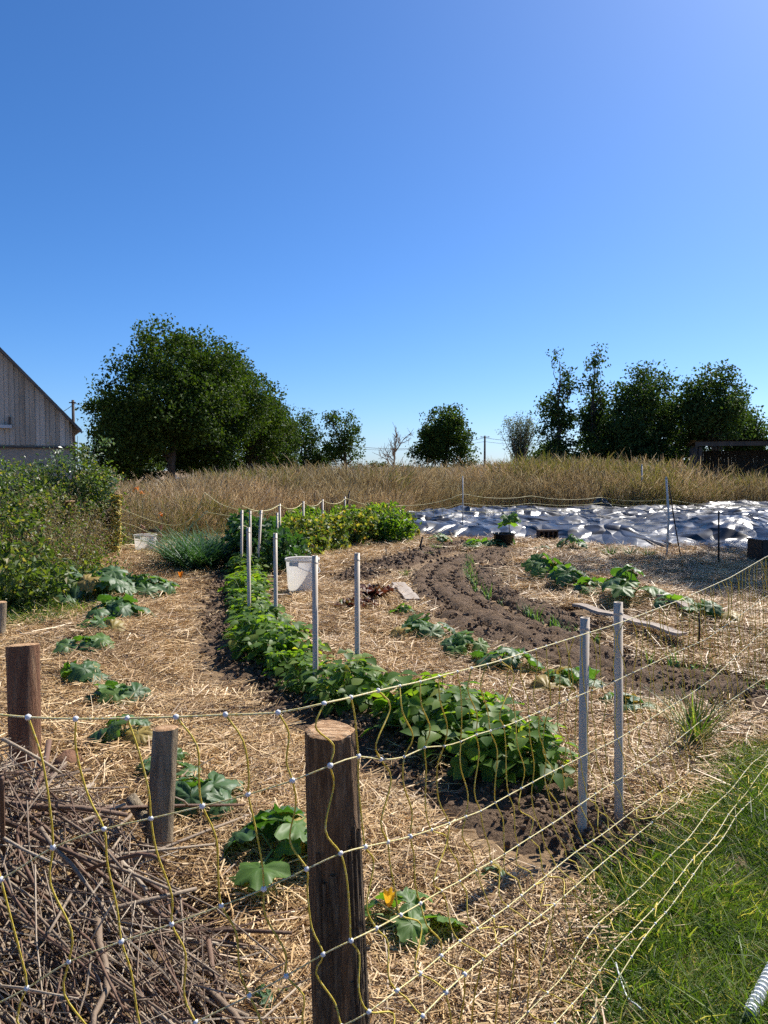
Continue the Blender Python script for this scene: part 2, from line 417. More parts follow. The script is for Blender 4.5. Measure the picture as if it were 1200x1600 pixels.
M['white_flower'] = leaf_mat('white_blossom', [(0.0, (0.6, 0.6, 0.55)), (1.0, (0.75, 0.75, 0.7))], 0.3, (1, 1, 1))
M['stem'] = surf('green_stem', [(0.3, (0.10, 0.16, 0.05)), (0.7, (0.18, 0.25, 0.09))], 10, 0.6)
M['dry_stem'] = surf('dry_stem', [(0.3, (0.18, 0.12, 0.07)), (0.7, (0.32, 0.24, 0.15))], 10, 0.8)
M['hose'] = surf('white_hose', [(0.3, (0.62, 0.64, 0.64)), (0.7, (0.75, 0.77, 0.76))], 20, 0.35)

def tarp_mat():
    m, nt, out = new_mat('black_sheet')
    b = nt.nodes.new('ShaderNodeBsdfPrincipled')
    c = ramp(nt, [(0.35, (0.02, 0.019, 0.018)), (0.6, (0.05, 0.047, 0.043)), (0.75, (0.15, 0.13, 0.11))], noise_tex(nt, 1.3, 6, 0.7))
    nt.links.new(c, b.inputs['Base Color'])
    b.inputs['Roughness'].default_value = 0.31
    b.inputs['Specular IOR Level'].default_value = 0.5
    bn = nt.nodes.new('ShaderNodeBump'); bn.inputs['Strength'].default_value = 1.0; bn.inputs['Distance'].default_value = 0.6
    def crease(s_, st, wob):              # flat facets meeting in sharp creases
        tc = nt.nodes.new('ShaderNodeTexCoord'); mp = nt.nodes.new('ShaderNodeMapping'); mp.inputs['Scale'].default_value = st
        nz = nt.nodes.new('ShaderNodeTexNoise'); nz.inputs['Scale'].default_value = 0.7; nz.inputs['Detail'].default_value = 2
        nt.links.new(tc.outputs['Object'], nz.inputs['Vector'])
        va = nt.nodes.new('ShaderNodeVectorMath'); va.operation = 'MULTIPLY_ADD'; va.inputs[1].default_value = (wob, wob, 0)
        nt.links.new(nz.outputs['Color'], va.inputs[0]); nt.links.new(tc.outputs['Object'], va.inputs[2])
        nt.links.new(va.outputs[0], mp.inputs[0])
        v = nt.nodes.new('ShaderNodeTexVoronoi'); v.feature = 'DISTANCE_TO_EDGE'; v.voronoi_dimensions = '2D'; v.inputs['Scale'].default_value = s_
        nt.links.new(mp.outputs[0], v.inputs['Vector']); return v.outputs['Distance']
    ad = nt.nodes.new('ShaderNodeMath'); ad.operation = 'MULTIPLY_ADD'
    nt.links.new(crease(1.7, (1.0, 0.55, 1), 1.0), ad.inputs[0]); ad.inputs[1].default_value = 0.35; nt.links.new(crease(0.7, (1.0, 0.45, 1), 1.8), ad.inputs[2])
    nt.links.new(ad.outputs[0], bn.inputs['Height'])
    nt.links.new(bn.outputs[0], b.inputs['Normal'])
    nt.links.new(b.outputs[0], out.inputs['Surface'])
    return m
M['tarp'] = tarp_mat()

# ------------------------------------------------------------------ helpers: blades, leaf clouds, scattering
def unit(v): return v / (np.linalg.norm(v, axis=-1, keepdims=True) + 1e-9)

def blades(base, dirs, bend, L, W, segs=3, taper=1.0, roll=None, r=rng):
    n = len(base)
    L = np.broadcast_to(np.asarray(L, float), (n,)); W = np.broadcast_to(np.asarray(W, float), (n,))
    side = unit(np.cross(dirs, r.normal(size=(n, 3)))) if roll is None else roll
    V = np.empty((n, segs + 1, 2, 3))
    for k in range(segs + 1):
        t = k / segs
        p = base + dirs * (L * t)[:, None] + bend * (L * t * t)[:, None]
        w = W * 0.5 * (1 - taper * t ** 1.5) + 0.0003
        V[:, k, 0] = p - side * w[:, None]; V[:, k, 1] = p + side * w[:, None]
    idx = (np.arange(n) * (segs + 1) * 2)[:, None]
    F = []
    for k in range(segs):
        F.append(np.concatenate([idx + 2 * k, idx + 2 * k + 1, idx + 2 * k + 3, idx + 2 * k + 2], 1))
    F = np.stack(F, 1).reshape(-1, 4)
    return V.reshape(-1, 3), F

def cat(parts):
    V = []; F = []; o = 0
    for v, f in parts:
        V.append(v); F.append(f + o); o += len(v)
    return np.concatenate(V), np.concatenate(F)

def leafcloud(C, size, r=rng, up=0.5, aspect=0.6, droop=0.0, fold=0.15):
    n = len(C)
    nrm = unit(r.normal(size=(n, 3)) + np.array([0, 0, up]))
    ax = unit(np.cross(nrm, r.normal(size=(n, 3)))); ax[:, 2] -= droop; ax = unit(ax)
    sd = unit(np.cross(nrm, ax))
    s = np.broadcast_to(np.asarray(size, float), (n,)) * r.uniform(0.65, 1.3, n)
    V = np.empty((n, 4, 3))
    V[:, 0] = C - ax * (s * 0.5)[:, None]
    V[:, 1] = C + sd * (s * 0.5 * aspect)[:, None] + nrm * (s * fold)[:, None]
    V[:, 2] = C + ax * (s * 0.5)[:, None]
    V[:, 3] = C - sd * (s * 0.5 * aspect)[:, None] + nrm * (s * fold)[:, None]
    F = np.arange(n * 4).reshape(n, 4)
    return V.reshape(-1, 3), F

def scatter(name, pts, rots, scls, idx, meshes, label, cat_, kind='stuff', parent=None):
    coll = bpy.data.collections.new(name + '_pieces')
    for i, me in enumerate(meshes):
        o = bpy.data.objects.new('%s_piece_%02d' % (name, i), me); coll.objects.link(o)
    me = bpy.data.meshes.new(name)
    me.vertices.add(len(pts)); me.vertices.foreach_set('co', np.asarray(pts, np.float32).ravel())
    for nm, tp, arr in (('rot', 'FLOAT_VECTOR', rots), ('scl', 'FLOAT', scls), ('pick', 'INT', idx)):
        a = me.attributes.new(nm, tp, 'POINT')
        if tp == 'FLOAT_VECTOR': a.data.foreach_set('vector', np.asarray(arr, np.float32).ravel())
        elif tp == 'INT': a.data.foreach_set('value', np.asarray(arr, np.int32))
        else: a.data.foreach_set('value', np.asarray(arr, np.float32))
    me.update()
    o = link(name, me, parent)
    ng = bpy.data.node_groups.new(name + '_scatter', 'GeometryNodeTree')
    ng.interface.new_socket('Geometry', in_out='INPUT', socket_type='NodeSocketGeometry')
    ng.interface.new_socket('Geometry', in_out='OUTPUT', socket_type='NodeSocketGeometry')
    N = ng.nodes.new
    gi = N('NodeGroupInput'); go = N('NodeGroupOutput')
    ci = N('GeometryNodeCollectionInfo'); ci.inputs['Collection'].default_value = coll
    ci.inputs['Separate Children'].default_value = True; ci.inputs['Reset Children'].default_value = True
    ip = N('GeometryNodeInstanceOnPoints'); ip.inputs['Pick Instance'].default_value = True
    def attr(nm, tp):
        a = N('GeometryNodeInputNamedAttribute'); a.data_type = tp; a.inputs['Name'].default_value = nm
        return a.outputs['Attribute']
    ng.links.new(gi.outputs[0], ip.inputs['Points'])
    ng.links.new(ci.outputs[0], ip.inputs['Instance'])
    ng.links.new(attr('pick', 'INT'), ip.inputs['Instance Index'])
    e2r = N('FunctionNodeEulerToRotation')
    ng.links.new(attr('rot', 'FLOAT_VECTOR'), e2r.inputs[0]); ng.links.new(e2r.outputs[0], ip.inputs['Rotation'])
    ng.links.new(attr('scl', 'FLOAT'), ip.inputs['Scale'])
    ng.links.new(ip.outputs[0], go.inputs[0])
    md = o.modifiers.new('scatter', 'NODES'); md.node_group = ng
    tag(o, label, cat_, kind=kind)
    return o

def spin(n): return np.stack([rng.normal(0, 0.06, n), rng.normal(0, 0.06, n), rng.uniform(0, 6.283, n)], 1)

# ------------------------------------------------------------------ the ground, one sheet to the horizon
def axis(lo, hi, fine_lo, fine_hi, step, grow):
    a = list(np.arange(fine_lo, fine_hi, step)); s = step
    x = a[-1]
    while x < hi: s *= grow; x += s; a.append(x)
    x = a[0]; s = step
    while x > lo: s *= grow; x -= s; a.insert(0, x)
    return np.array(a)
gx = axis(-3500, 3500, -5.5, 8.0, 0.06, 1.12)
gy = []
y = -30.0
while y < 1.0: gy.append(y); y += 2.0 if y < -3 else 0.5
y = 1.0
while y < 30: gy.append(y); y += 0.03 + 0.0045 * y
while y < 4500: gy.append(y); y += 0.02 * y
gy = np.array(gy)
XX, YY = np.meshgrid(gx, gy)
ZZ = gh(XX, YY) + (0.05 * fbm(XX * 9, YY * 9, 21, 3) + 0.06 * fbm(XX * 4, YY * 4, 22, 2)) * np.clip((25 - YY) / 10, 0, 1)
for line, hw in ((BED_A, 0.4), (BED_B, 0.42), (BED_C, 0.2), (BEAN_BED, 0.3)):
    ZZ -= 0.05 * (seg_dist(XX, YY, line) < hw * 0.9)
nx, ny = len(gx), len(gy)
ii = np.arange(nx * ny).reshape(ny, nx)
GF = np.stack([ii[:-1, :-1], ii[:-1, 1:], ii[1:, 1:], ii[1:, :-1]], -1).reshape(-1, 4)
g_o = link('ground', np_mesh('ground', np.stack([XX, YY, ZZ], -1).reshape(-1, 3), GF, M['ground'], True))
tag(g_o, 'dry garden ground covered in straw', kind='structure')

# ------------------------------------------------------------------ soil beds: raised, cloddy strips
def bed(name, line, hw, rise, label, step=0.045, seed=1):
    c = catmull(line, step)
    t = np.gradient(c, axis=0); t /= np.linalg.norm(t, axis=1, keepdims=True)
    nrm = np.stack([-t[:, 1], t[:, 0]], 1)
    m = max(14, int(2 * hw / step))
    u = np.linspace(-1, 1, m)
    wob = 1 + 0.22 * fbm(np.arange(len(c)) * step * 1.7, np.full(len(c), seed * 7.3), seed, 3)
    X = c[:, None, 0] + nrm[:, None, 0] * u[None] * (hw * wob)[:, None]
    Y = c[:, None, 1] + nrm[:, None, 1] * u[None] * (hw * wob)[:, None]
    Z = gh(X, Y) + rise * np.clip(1 - np.abs(u) ** 3, 0, 1)[None] - 0.03 * (np.abs(u) ** 6)[None]
    Z = Z + (0.10 * fbm(X * 6, Y * 6, seed, 3) + 0.07 * fbm(X * 17, Y * 17, seed + 5, 2)) * np.clip(1.15 - np.abs(u) ** 4, 0.1, 1)[None]
    for uf, dp in ((0.30, 0.045), (-0.35, 0.045), (0.8, 0.05)):
        Z = Z - dp * np.exp(-((u - uf) / 0.09) ** 2)[None] * (hw > 0.4)
    Z = Z - 0.045 * (np.abs(u) ** 10)[None]
    ee = np.minimum(np.arange(len(c)), np.arange(len(c))[::-1]) * step
    e = np.clip(ee / 0.22, 0, 1)[:, None] ** 0.7
    Z = gh(X, Y) - 0.07 + (Z - gh(X, Y) + 0.07) * e
    n0 = len(c)
    I = np.arange(n0 * m).reshape(n0, m)
    F = np.stack([I[:-1, :-1], I[1:, :-1], I[1:, 1:], I[:-1, 1:]], -1).reshape(-1, 4)
    o = link(name, np_mesh(name, np.stack([X, Y, Z], -1).reshape(-1, 3), F, M['soil'], True))
    return tag(o, label, kind='structure')
BEDS = [('soil_bed', BED_A, 0.42, 0.05, 'dug soil bed behind the red lettuces'), ('soil_bed', BED_B, 0.50, 0.07, 'long curving strip of dug brown soil'),
        ('soil_bed', BED_C, 0.20, 0.06, 'inner curved soil ridge beside the onion row'), ('soil_bed', BEAN_BED, 0.40, 0.03, 'dark soil strip under the bush beans'),
        ('soil_bed', BED_LOW, 0.22, 0.03, 'loose soil at the foot of the metal posts')]
for k, (nm, ln, hw, rise, lb) in enumerate(BEDS):
    bed(nm, ln, hw, rise, lb, seed=k + 2)

LAWN = gp((945, 1640), (955, 1500), (980, 1420), (1035, 1340), (1090, 1265), (1130, 1215), (1220, 1165), (1400, 1130))
def in_lawn(x, y):                      # right of the lawn edge
    px = 600 + FPX * x / y
    best = np.zeros(np.shape(x), bool)
    e = np.array(LAWN)
    ex = np.interp(y, e[:, 1], e[:, 0])
    return (x > ex + 0.10 * fbm(x * 3, y * 3, 5, 2)) & (y < e[-1, 1])

FRONT_PX = [-400, 60, 190, 330, 440, 600, 640, 760, 1200, 1600]
FRONT_D = [14.5, 14.8, 14.8, 17.0, 20.0, 22.0, 25.0, 27.5, 27.5, 27.0]
def grass_front(x, y):
    return np.interp(600 + FPX * x / y, FRONT_PX, FRONT_D)

# ---- clods on the beds
def clod_mesh(seed):
    r = np.random.default_rng(seed)
    import bmesh
    bm = bmesh.new(); bmesh.ops.create_icosphere(bm, subdivisions=1, radius=1)
    for v in bm.verts: v.co *= r.uniform(0.65, 1.15); v.co.z *= 0.75
    me = bpy.data.meshes.new('clod'); bm.to_mesh(me); bm.free(); me.materials.append(M['clod'])
    return me
cp = []
for nm, ln, hw, rise, lb in BEDS:
    c = catmull(ln, 0.05)
    d = np.hypot(c[:, 0], c[:, 1])
    dens = np.clip(420 * 5 / d, 120, 420) * 0.05
    for q, k in zip(c, rng.poisson(dens)):
        for _ in range(k):
            w = rng.normal(0, hw * 0.62); a = rng.uniform(0, 6.28)
            cp.append((q[0] + math.cos(a) * w, q[1] + math.sin(a) * w))
cp = np.array(cp)
cz = gh(cp[:, 0], cp[:, 1]) + 0.03
cz = np.where(np.minimum.reduce([seg_dist(cp[:, 0], cp[:, 1], b[1]) / b[2] for b in BEDS]) < 0.9, cz + 0.025, cz - 0.02)
cs = rng.lognormal(-4.45, 0.55, len(cp)) * np.clip(np.hypot(cp[:, 0], cp[:, 1]) / 6, 1, 1.6)
cs = np.minimum(cs, 0.012 + 0.0022 * cp[:, 1])
ck = ~in_lawn(cp[:, 0] + 0.05, cp[:, 1])
cp, cz, cs = cp[ck], cz[ck], cs[ck]
scatter('soil_clods', np.column_stack([cp, cz]), np.column_stack([rng.uniform(0, 6, (len(cp), 3))]), cs, rng.integers(0, 4, len(cp)),
        [clod_mesh(i) for i in range(4)], 'loose crumbs of brown soil on the beds', 'soil')

# ---- straw mulch
def straw_mesh(seed, n=100, rad=0.24, lmin=0.05, lmax=0.24, w=0.0042):
    r = np.random.default_rng(seed)
    a = r.uniform(0, 6.283, n); q = rad * np.sqrt(r.uniform(0, 1, n))
    L = r.uniform(lmin, lmax, n) * r.uniform(0.6, 1.1, n)
    h = r.uniform(0, 6.283, n)
    til = np.abs(r.normal(0, 0.13, n)) * r.choice([1, 1, -0.4], n)
    dirs = unit(np.stack([np.cos(h), np.sin(h), til], 1))
    base = np.stack([q * np.cos(a), q * np.sin(a), r.uniform(0.0, 0.028, n)], 1) - dirs * (L * 0.5)[:, None] * np.array([1, 1, 0.3])
    base[:, 2] = np.maximum(base[:, 2], -0.01)
    bend = np.stack([r.normal(0, 0.12, n), r.normal(0, 0.12, n), r.normal(-0.08, 0.15, n)], 1)
    roll = unit(np.cross(dirs, np.array([0, 0, 1.0]) + 0.55 * r.normal(size=(n, 3))))
    V, F = blades(base, dirs, bend, L, r.uniform(0.55, 1.6, n) * w, 2, 0.3, roll=roll, r=r)
    return np_mesh('straw', V, F, M['straw'])
SN = 60000
sx = rng.uniform(-0.65, 0.65, SN); sy = 1.5 + 26 * rng.uniform(0, 1, SN) ** 1.05
sx = sx * sy
# sample weight: width grows with distance, so density falls as 1/distance
dmin = np.minimum.reduce([seg_dist(sx, sy, b[1]) - b[2] for b in BEDS])
keep = (dmin > 0.11 + 0.22 * fbm(sx * 3, sy * 3, 31, 2)) | (rng.uniform(0, 1, SN) < 0.012)
keep &= ~in_lawn(sx + 0.16, sy) & (sy < grass_front(sx, sy) + 0.5)
keep &= rng.uniform(0, 1, SN) < 0.66 + 1.0 * fbm(sx * 1.6, sy * 1.6, 41, 3)
dens_keep = rng.uniform(0, 1, SN) < np.where(sy < 3.5, 0.8, np.where(sy < 5, 0.5, 0.5 * (5 / sy) ** 0.15))
keep &= dens_keep
keep &= ~(((sx + 1.35) / 0.95) ** 2 + ((sy - 2.2) / 0.65) ** 2 < 1)
sx, sy = sx[keep], sy[keep]
spt = np.column_stack([sx, sy, gh(sx, sy) + 0.004 + 0.05 * fbm(sx * 4, sy * 4, 22, 2) + rng.uniform(0, 0.025, len(sx))])
ssc = rng.uniform(0.75, 1.2, len(sx)) * np.interp(sy, [1.5, 3.5, 7, 11], [0.6, 0.88, 1.05, 1.25])
srot = spin(len(sx)); srot[:, :2] *= 1.4
scatter('straw_mulch', spt, srot, ssc, rng.integers(0, 6, len(sx)), [straw_mesh(100 + i) for i in range(6)],
        'loose golden straw mulch spread between the plants', 'straw')

# ---- short lawn at the lower right
def lawn_mesh(seed, n=150, rad=0.16, h=(0.03, 0.10)):
    r = np.random.default_rng(seed)
    a = r.uniform(0, 6.283, n); q = rad * np.sqrt(r.uniform(0, 1, n))
    base = np.stack([q * np.cos(a), q * np.sin(a), np.full(n, -0.01)], 1)
    dirs = unit(np.stack([r.normal(0, 0.45, n), r.normal(0, 0.45, n), np.ones(n)], 1))
    bend = np.stack([r.normal(0, 0.45, n), r.normal(0, 0.45, n), -np.abs(r.normal(0.25, 0.2, n))], 1)
    V, F = blades(base, dirs, bend, r.uniform(*h, n), r.uniform(0.0025, 0.0055, n), 3, 0.95, r=r)
    return np_mesh('lawn', V, F, M['green_grass'])
LN = 26000
lx = rng.uniform(0.2, 6.0, LN); ly = rng.uniform(1.5, 9.0, LN)
k = in_lawn(lx, ly) & (lx / ly < 0.75) & (rng.uniform(0, 1, LN) < 0.85 + 0.6 * fbm(lx * 2, ly * 2, 77, 3))
lx, ly = lx[k], ly[k]
scatter('lawn_grass', np.column_stack([lx, ly, gh(lx, ly)]), spin(len(lx)), rng.uniform(0.6, 1.5, len(lx)) * (1 + 1.1 * fbm(lx * 2.2, ly * 2.2, 8, 2)), rng.integers(0, 5, len(lx)),
        [lawn_mesh(200 + i) for i in range(5)], 'green lawn grass at the lower right corner', 'grass')

# ---- tall dry grass of the meadow
def tall_mesh(seed, n=105, rad=0.55, green=False):
    r = np.random.default_rng(seed)
    a = r.uniform(0, 6.283, n); q = rad * np.sqrt(r.uniform(0, 1, n))
    base = np.stack([q * np.cos(a), q * np.sin(a), np.full(n, -0.02)], 1)
    lean = r.normal(0, 0.1, 2)
    dirs = unit(np.stack([r.normal(lean[0], 0.13, n), r.normal(lean[1], 0.13, n), np.ones(n)], 1))
    bend = np.stack([r.normal(lean[0], 0.16, n), r.normal(0, 0.12, n), -np.abs(r.normal(0.03, 0.05, n))], 1)
    L = r.uniform(0.6, 1.08, n)
    parts = [blades(base, dirs, bend, L, r.uniform(0.004, 0.0075, n), 3, 0.6, r=r)]
    tip = base + dirs * L[:, None] * 0.86 + bend * (L * 0.74)[:, None]
    td = unit(dirs + 2 * bend * 0.9)
    parts.append(blades(tip, td, bend * 0.6, r.uniform(0.10, 0.24, n), r.uniform(0.008, 0.017, n), 2, 0.75, r=r))
    m2 = n * 2
    b2 = np.repeat(base, 2, 0) + r.normal(0, 0.05, (m2, 3)) * [1, 1, 0]
    d2 = unit(np.stack([r.normal(0, 0.3, m2), r.normal(0, 0.3, m2), np.ones(m2)], 1))
    parts.append(blades(b2, d2, np.stack([r.normal(0, 0.5, m2), r.normal(0, 0.5, m2), np.full(m2, -0.25)], 1), r.uniform(0.25, 0.7, m2), r.uniform(0.004, 0.009, m2), 3, 0.9, r=r))
    V, F = cat(parts)
    return np_mesh('tall_grass', V, F, M['meadow_green'] if green else M['dry_grass'])
TN = 90000
ty = 14.0 + 66 * rng.uniform(0, 1, TN) ** 1.25
tx = rng.uniform(-0.72, 0.72, TN) * ty
fr = grass_front(tx, ty)
depth_in = ty - fr
k = (depth_in > 0.7 * fbm(tx, ty, 3, 2)) & (rng.uniform(0, 1, TN) < np.where(depth_in < 5, 0.42, 0.16))
px_t = 600 + FPX * tx / ty
k &= ~((px_t > 190) & (px_t < 250) & (depth_in < 1.0))
k &= ~((px_t < 40) & (ty < 26)) & ~((px_t < 330) & (ty > 33))
k &= ~((px_t > 1075) & (ty > 29.0) & (ty < 36))
tx, ty = tx[k], ty[k]; px_t = px_t[k]
hgt = np.interp(px_t, [150, 240, 330, 450, 700, 800, 1000, 1200], [0.9, 0.88, 1.12, 1.27, 1.30, 1.46, 1.52, 1.40]) * (1 + 0.5 * fbm(tx * 0.45, ty * 0.45, 14, 3)) * rng.choice([0.75, 0.9, 1.0, 1.05, 1.2], len(tx)) * rng.uniform(0.92, 1.08, len(tx))
hgt *= np.clip(0.62 + 0.14 * (ty - grass_front(tx, ty)), 0.62, 1.0)
gsel = fbm(tx * 0.3 + 5, ty * 0.3, 55, 3) + 0.10 * np.clip((px_t - 780) / 320, 0, 1) * 1.6 - 0.09
green = gsel > rng.uniform(0.02, 0.4, len(tx))
pk = np.where(green, rng.integers(6, 8, len(tx)), rng.integers(0, 6, len(tx)))
tall = (rng.uniform(0, 1, len(tx)) < 0.14)
pk = np.where(tall, rng.integers(8, 10, len(tx)), pk); hgt = np.where(tall, hgt * 1.24, hgt)
scatter('meadow_grass', np.column_stack([tx, ty, gh(tx, ty)]), spin(len(tx)), hgt, pk,
        [tall_mesh(300 + i) for i in range(6)] + [tall_mesh(310 + i, green=True) for i in range(2)] + [tall_mesh(320 + i, n=14, rad=0.45) for i in range(2)], 'tall dry meadow grass behind the garden', 'grass')
# a low green fringe where meadow, path and shrubs meet the straw
wn_ = 2600
wx = []
for _ in range(wn_):
    px = rng.choice([rng.uniform(20, 330), rng.uniform(430, 1250), rng.uniform(-20, 130)], p=[0.35, 0.45, 0.2])
    if px < 130 and rng.uniform() < 0.6:
        dd = rng.uniform(7.2, 11)
    else:
        dd = np.interp(px, FRONT_PX, FRONT_D) - abs(rng.normal(0, 0.35)) + 0.3
    if 195 < px < 255 and dd > 12.5: dd = 15.2
    wx.append(((px - 600) / FPX * dd, dd))
wx = np.array(wx)
scatter('verge_grass', np.column_stack([wx, gh(wx[:, 0], wx[:, 1])]), spin(len(wx)), rng.uniform(1.0, 2.6, len(wx)), rng.integers(0, 5, len(wx)),
        [lawn_mesh(230 + i, 60, 0.14, (0.03, 0.11)) for i in range(5)], 'low green weeds fringing the garden edge', 'grass')

# ------------------------------------------------------------------ trees
def tube_pts(a, b, n, wob, r):
    a = np.array(a, float); b = np.array(b, float)
    P = [a + (b - a) * (k / n) + (r.normal(0, wob, 3) if 0 < k < n else 0) for k in range(n + 1)]
    return P

def tree(name, label, base, lobes, n_clump, per, leaf, mat, trunk_r, limbs=7, group=None, seed=0, sig=0.33, trunk_top=None, up=0.4, shell=0.55, stems=1):
    r = np.random.default_rng(seed)
    base = np.array(base, float)
    t = thing(name, label, 'tree', tuple(base), group=group)
    Lb = np.array(lobes, float)
    w = (Lb[:, 3] * Lb[:, 4] * Lb[:, 5]) ** (2 / 3); w /= w.sum()
    li = r.choice(len(Lb), n_clump, p=w)
    d = unit(r.normal(size=(n_clump, 3)))
    rad = shell + (1.0 - shell) * r.uniform(0, 1, n_clump) ** 0.6
    cc = Lb[li, :3] + d * rad[:, None] * Lb[li, 3:]
    cnt = r.poisson(per, n_clump)
    sg = sig * r.uniform(0.6, 1.35, n_clump)
    C = np.repeat(cc, cnt, 0) + np.clip(r.normal(size=(cnt.sum(), 3)), -1.7, 1.7) * np.repeat(sg, cnt)[:, None] * np.array([1, 1, 0.75])
    V, F = leafcloud(C, leaf, r, up)
    link('crown', np_mesh('crown', V, F, mat), t)
    mb = MB()
    top = np.array(trunk_top if trunk_top is not None else (0, 0, Lb[:, 2].max()), float)
    for s in range(stems):
        off = r.normal(0, trunk_r * 1.2, 3) * [1, 1, 0] if stems > 1 else np.zeros(3)
        P = tube_pts(off + [0, 0, -0.15], top + off * 2.5, 7, trunk_r * 0.4, r)
        mb.tube(P, [trunk_r * (1.25 - 1.1 * (k / 7)) / (1 if stems == 1 else 1.5) for k in range(8)], 8)
    for k in range(limbs):
        lb = Lb[r.integers(len(Lb))]
        f = r.uniform(0.25, 0.75)
        a = top * f
        e = lb[:3] + unit(r.normal(size=3)) * lb[3:] * 0.7
        P = tube_pts(a, e, 5, 0.12, r)
        mb.tube(P, [trunk_r * (0.5 - 0.085 * q) for q in range(6)], 5)
        for _ in range(2):
            q = r.integers(2, 5); e2 = np.array(P[q]) + unit(r.normal(size=3) + [0, 0, 0.5]) * lb[3:] * 0.5
            mb.tube(tube_pts(P[q], e2, 3, 0.06, r), [trunk_r * (0.2 - 0.045 * z) for z in range(4)], 4)
    mb.build('trunk', M['bark'], t, True)
    return t

def at(px, d):                          # on the ground at that column and distance
    x = (px - 600) / FPX * d
    return (x, d, gz(x, d))
def hz(py, d): return EYE + (735 - py) / FPX * d
def sc(p, d): return p / FPX * d

# the big oaks on the left, a row going away to the right
def oak(px, d, top, bottom, half, label, seed, n, group, base_px=None, lean=0.0):
    b = at(base_px or px, d)
    z0, z1 = hz(bottom, d) - b[2], hz(top, d) - b[2]
    h = z1 - z0; rx = sc(half, d); r = np.random.default_rng(seed + 900)
    lob = [(lean, 0, z0 + h * 0.50, rx * 0.80, rx * 0.8, h * 0.46), (lean * 0.6, 0, z0 + h * 0.72, rx * 0.58, rx * 0.6, h * 0.30)]
    for k in range(9):
        a = k * 0.698 + r.uniform(-0.2, 0.2); zf = r.uniform(0.10, 0.60)
        lob.append((lean + math.cos(a) * rx * 0.58, math.sin(a) * rx * 0.58, z0 + h * zf, rx * r.uniform(0.36, 0.5), rx * 0.42, h * r.uniform(0.16, 0.26)))
    return tree('oak_tree', label, b, lob, int(n * 1.15), 90, 0.175, M['oak'], 0.2, 9, group, seed, 0.34, (lean * 0.5, 0, z0 + h * 0.7), shell=0.35)
GO = 'oaks along the meadow on the left'
oak(270, 38, 508, 730, 124, 'largest oak of the dark clump beside the barn', 1, 430, GO)
oak(338, 42, 538, 732, 92, 'rounded oak just right of the largest oak in the clump', 2, 280, GO)
oak(388, 47, 582, 734, 70, 'lower oak near the right end of the big clump', 3, 190, GO)
oak(430, 54, 622, 736, 40, 'last and lowest oak at the right end of the clump', 4, 120, GO)
oak(195, 43, 620, 738, 58, 'short dark oak at the left foot of the clump', 5, 130, GO)

GM = 'single trees across the meadow'
def small_tree(px, d, top, bottom, half, label, seed, n, per=45, leaf=0.2, mat='oak', lobn=7, gap=0.6, tr=0.18, name='field_tree', limbs=10):
    b = at(px, d); z0, z1 = hz(bottom, d) - b[2], hz(top, d) - b[2]; h = z1 - z0; rx = sc(half, d)
    r = np.random.default_rng(seed + 500)
    lob = [(0, 0, z0 + h * 0.5, rx * 0.66, rx * 0.66, h * 0.47)]
    for k in range(lobn):
        a = r.uniform(0, 6.28); q = r.uniform(0.35, 0.75)
        lob.append((math.cos(a) * rx * q, math.sin(a) * rx * q, z0 + h * r.uniform(0.12, 0.82) * (1.0 if q < 0.6 else 0.8), rx * r.uniform(0.28, 0.42), rx * 0.36, h * r.uniform(0.13, 0.22)))
    return tree(name, label, b, lob, n, per, leaf, M[mat], tr, limbs, GM, seed, 0.30, (0, 0, z0 + h * 0.75), shell=gap)
small_tree(476, 62, 640, 738, 33, 'dark round tree touching the oak clump on its right', 11, 120)
small_tree(540, 62, 641, 722, 36, 'open crowned tree standing left of the bare tree', 12, 115, per=38)
small_tree(697, 60, 627, 738, 58, 'broad dark tree standing left of the far pole', 19, 330, lobn=9, gap=0.5)
small_tree(500, 66, 700, 738, 26, 'low dark bush between the two trees right of the oaks', 14, 50, tr=0.1)
small_tree(225, 66, 690, 742, 60, 'dark low tree behind the trunks of the largest oak', 15, 120, tr=0.1)
small_tree(318, 70, 694, 742, 60, 'dark low tree behind the trunks of the rounded oak', 16, 120, tr=0.1)
small_tree(405, 72, 697, 742, 56, 'dark low tree behind the trunks at the right of the clump', 17, 110, tr=0.1)
# far hedge on the horizon
def far_bush(px, d, top, half, label, seed):
    b = at(px, d); h = hz(top, d) - b[2]; rx = sc(half, d)
    t = thing('hedge_bush', label, 'bush', b, group='far hedge on the horizon')
    r = np.random.default_rng(seed)
    C = np.repeat(unit(r.normal(size=(40, 3))) * [rx, rx * 0.6, h * 0.5] * 0.8 + [0, 0, h * 0.5], 28, 0) + r.normal(0, rx * 0.14, (1120, 3))
    C[:, 2] = np.abs(C[:, 2])
    V, F = leafcloud(C, 0.5, r, 0.4); link('foliage', np_mesh('foliage', V, F, M['oak']), t)
    mb = MB(); mb.tube([(0, 0, 0), (0.1, 0, h * 0.4), (0, 0.1, h * 0.8)], [0.2, 0.15, 0.06], 6).build('stem', M['bark'], t)
for k, (px, top, half) in enumerate([(455, 726, 24), (560, 729, 22), (590, 722, 20), (628, 729, 22), (668, 730, 20), (720, 727, 22), (775, 728, 26), (815, 726, 22)]):
    far_bush(px, 135, top, half, ['small hedge bush low on the horizon near the oaks', 'hedge bush on the horizon under the open crowned tree', 'taller hedge bush on the horizon left of the bare tree',
             'hedge bush on the horizon behind the bare tree', 'hedge bush on the horizon left of the broad tree', 'hedge bush on the horizon under the broad tree',
             'hedge bush on the horizon right of the far pole', 'hedge bush on the horizon below the grey willow'][k], 700 + k)

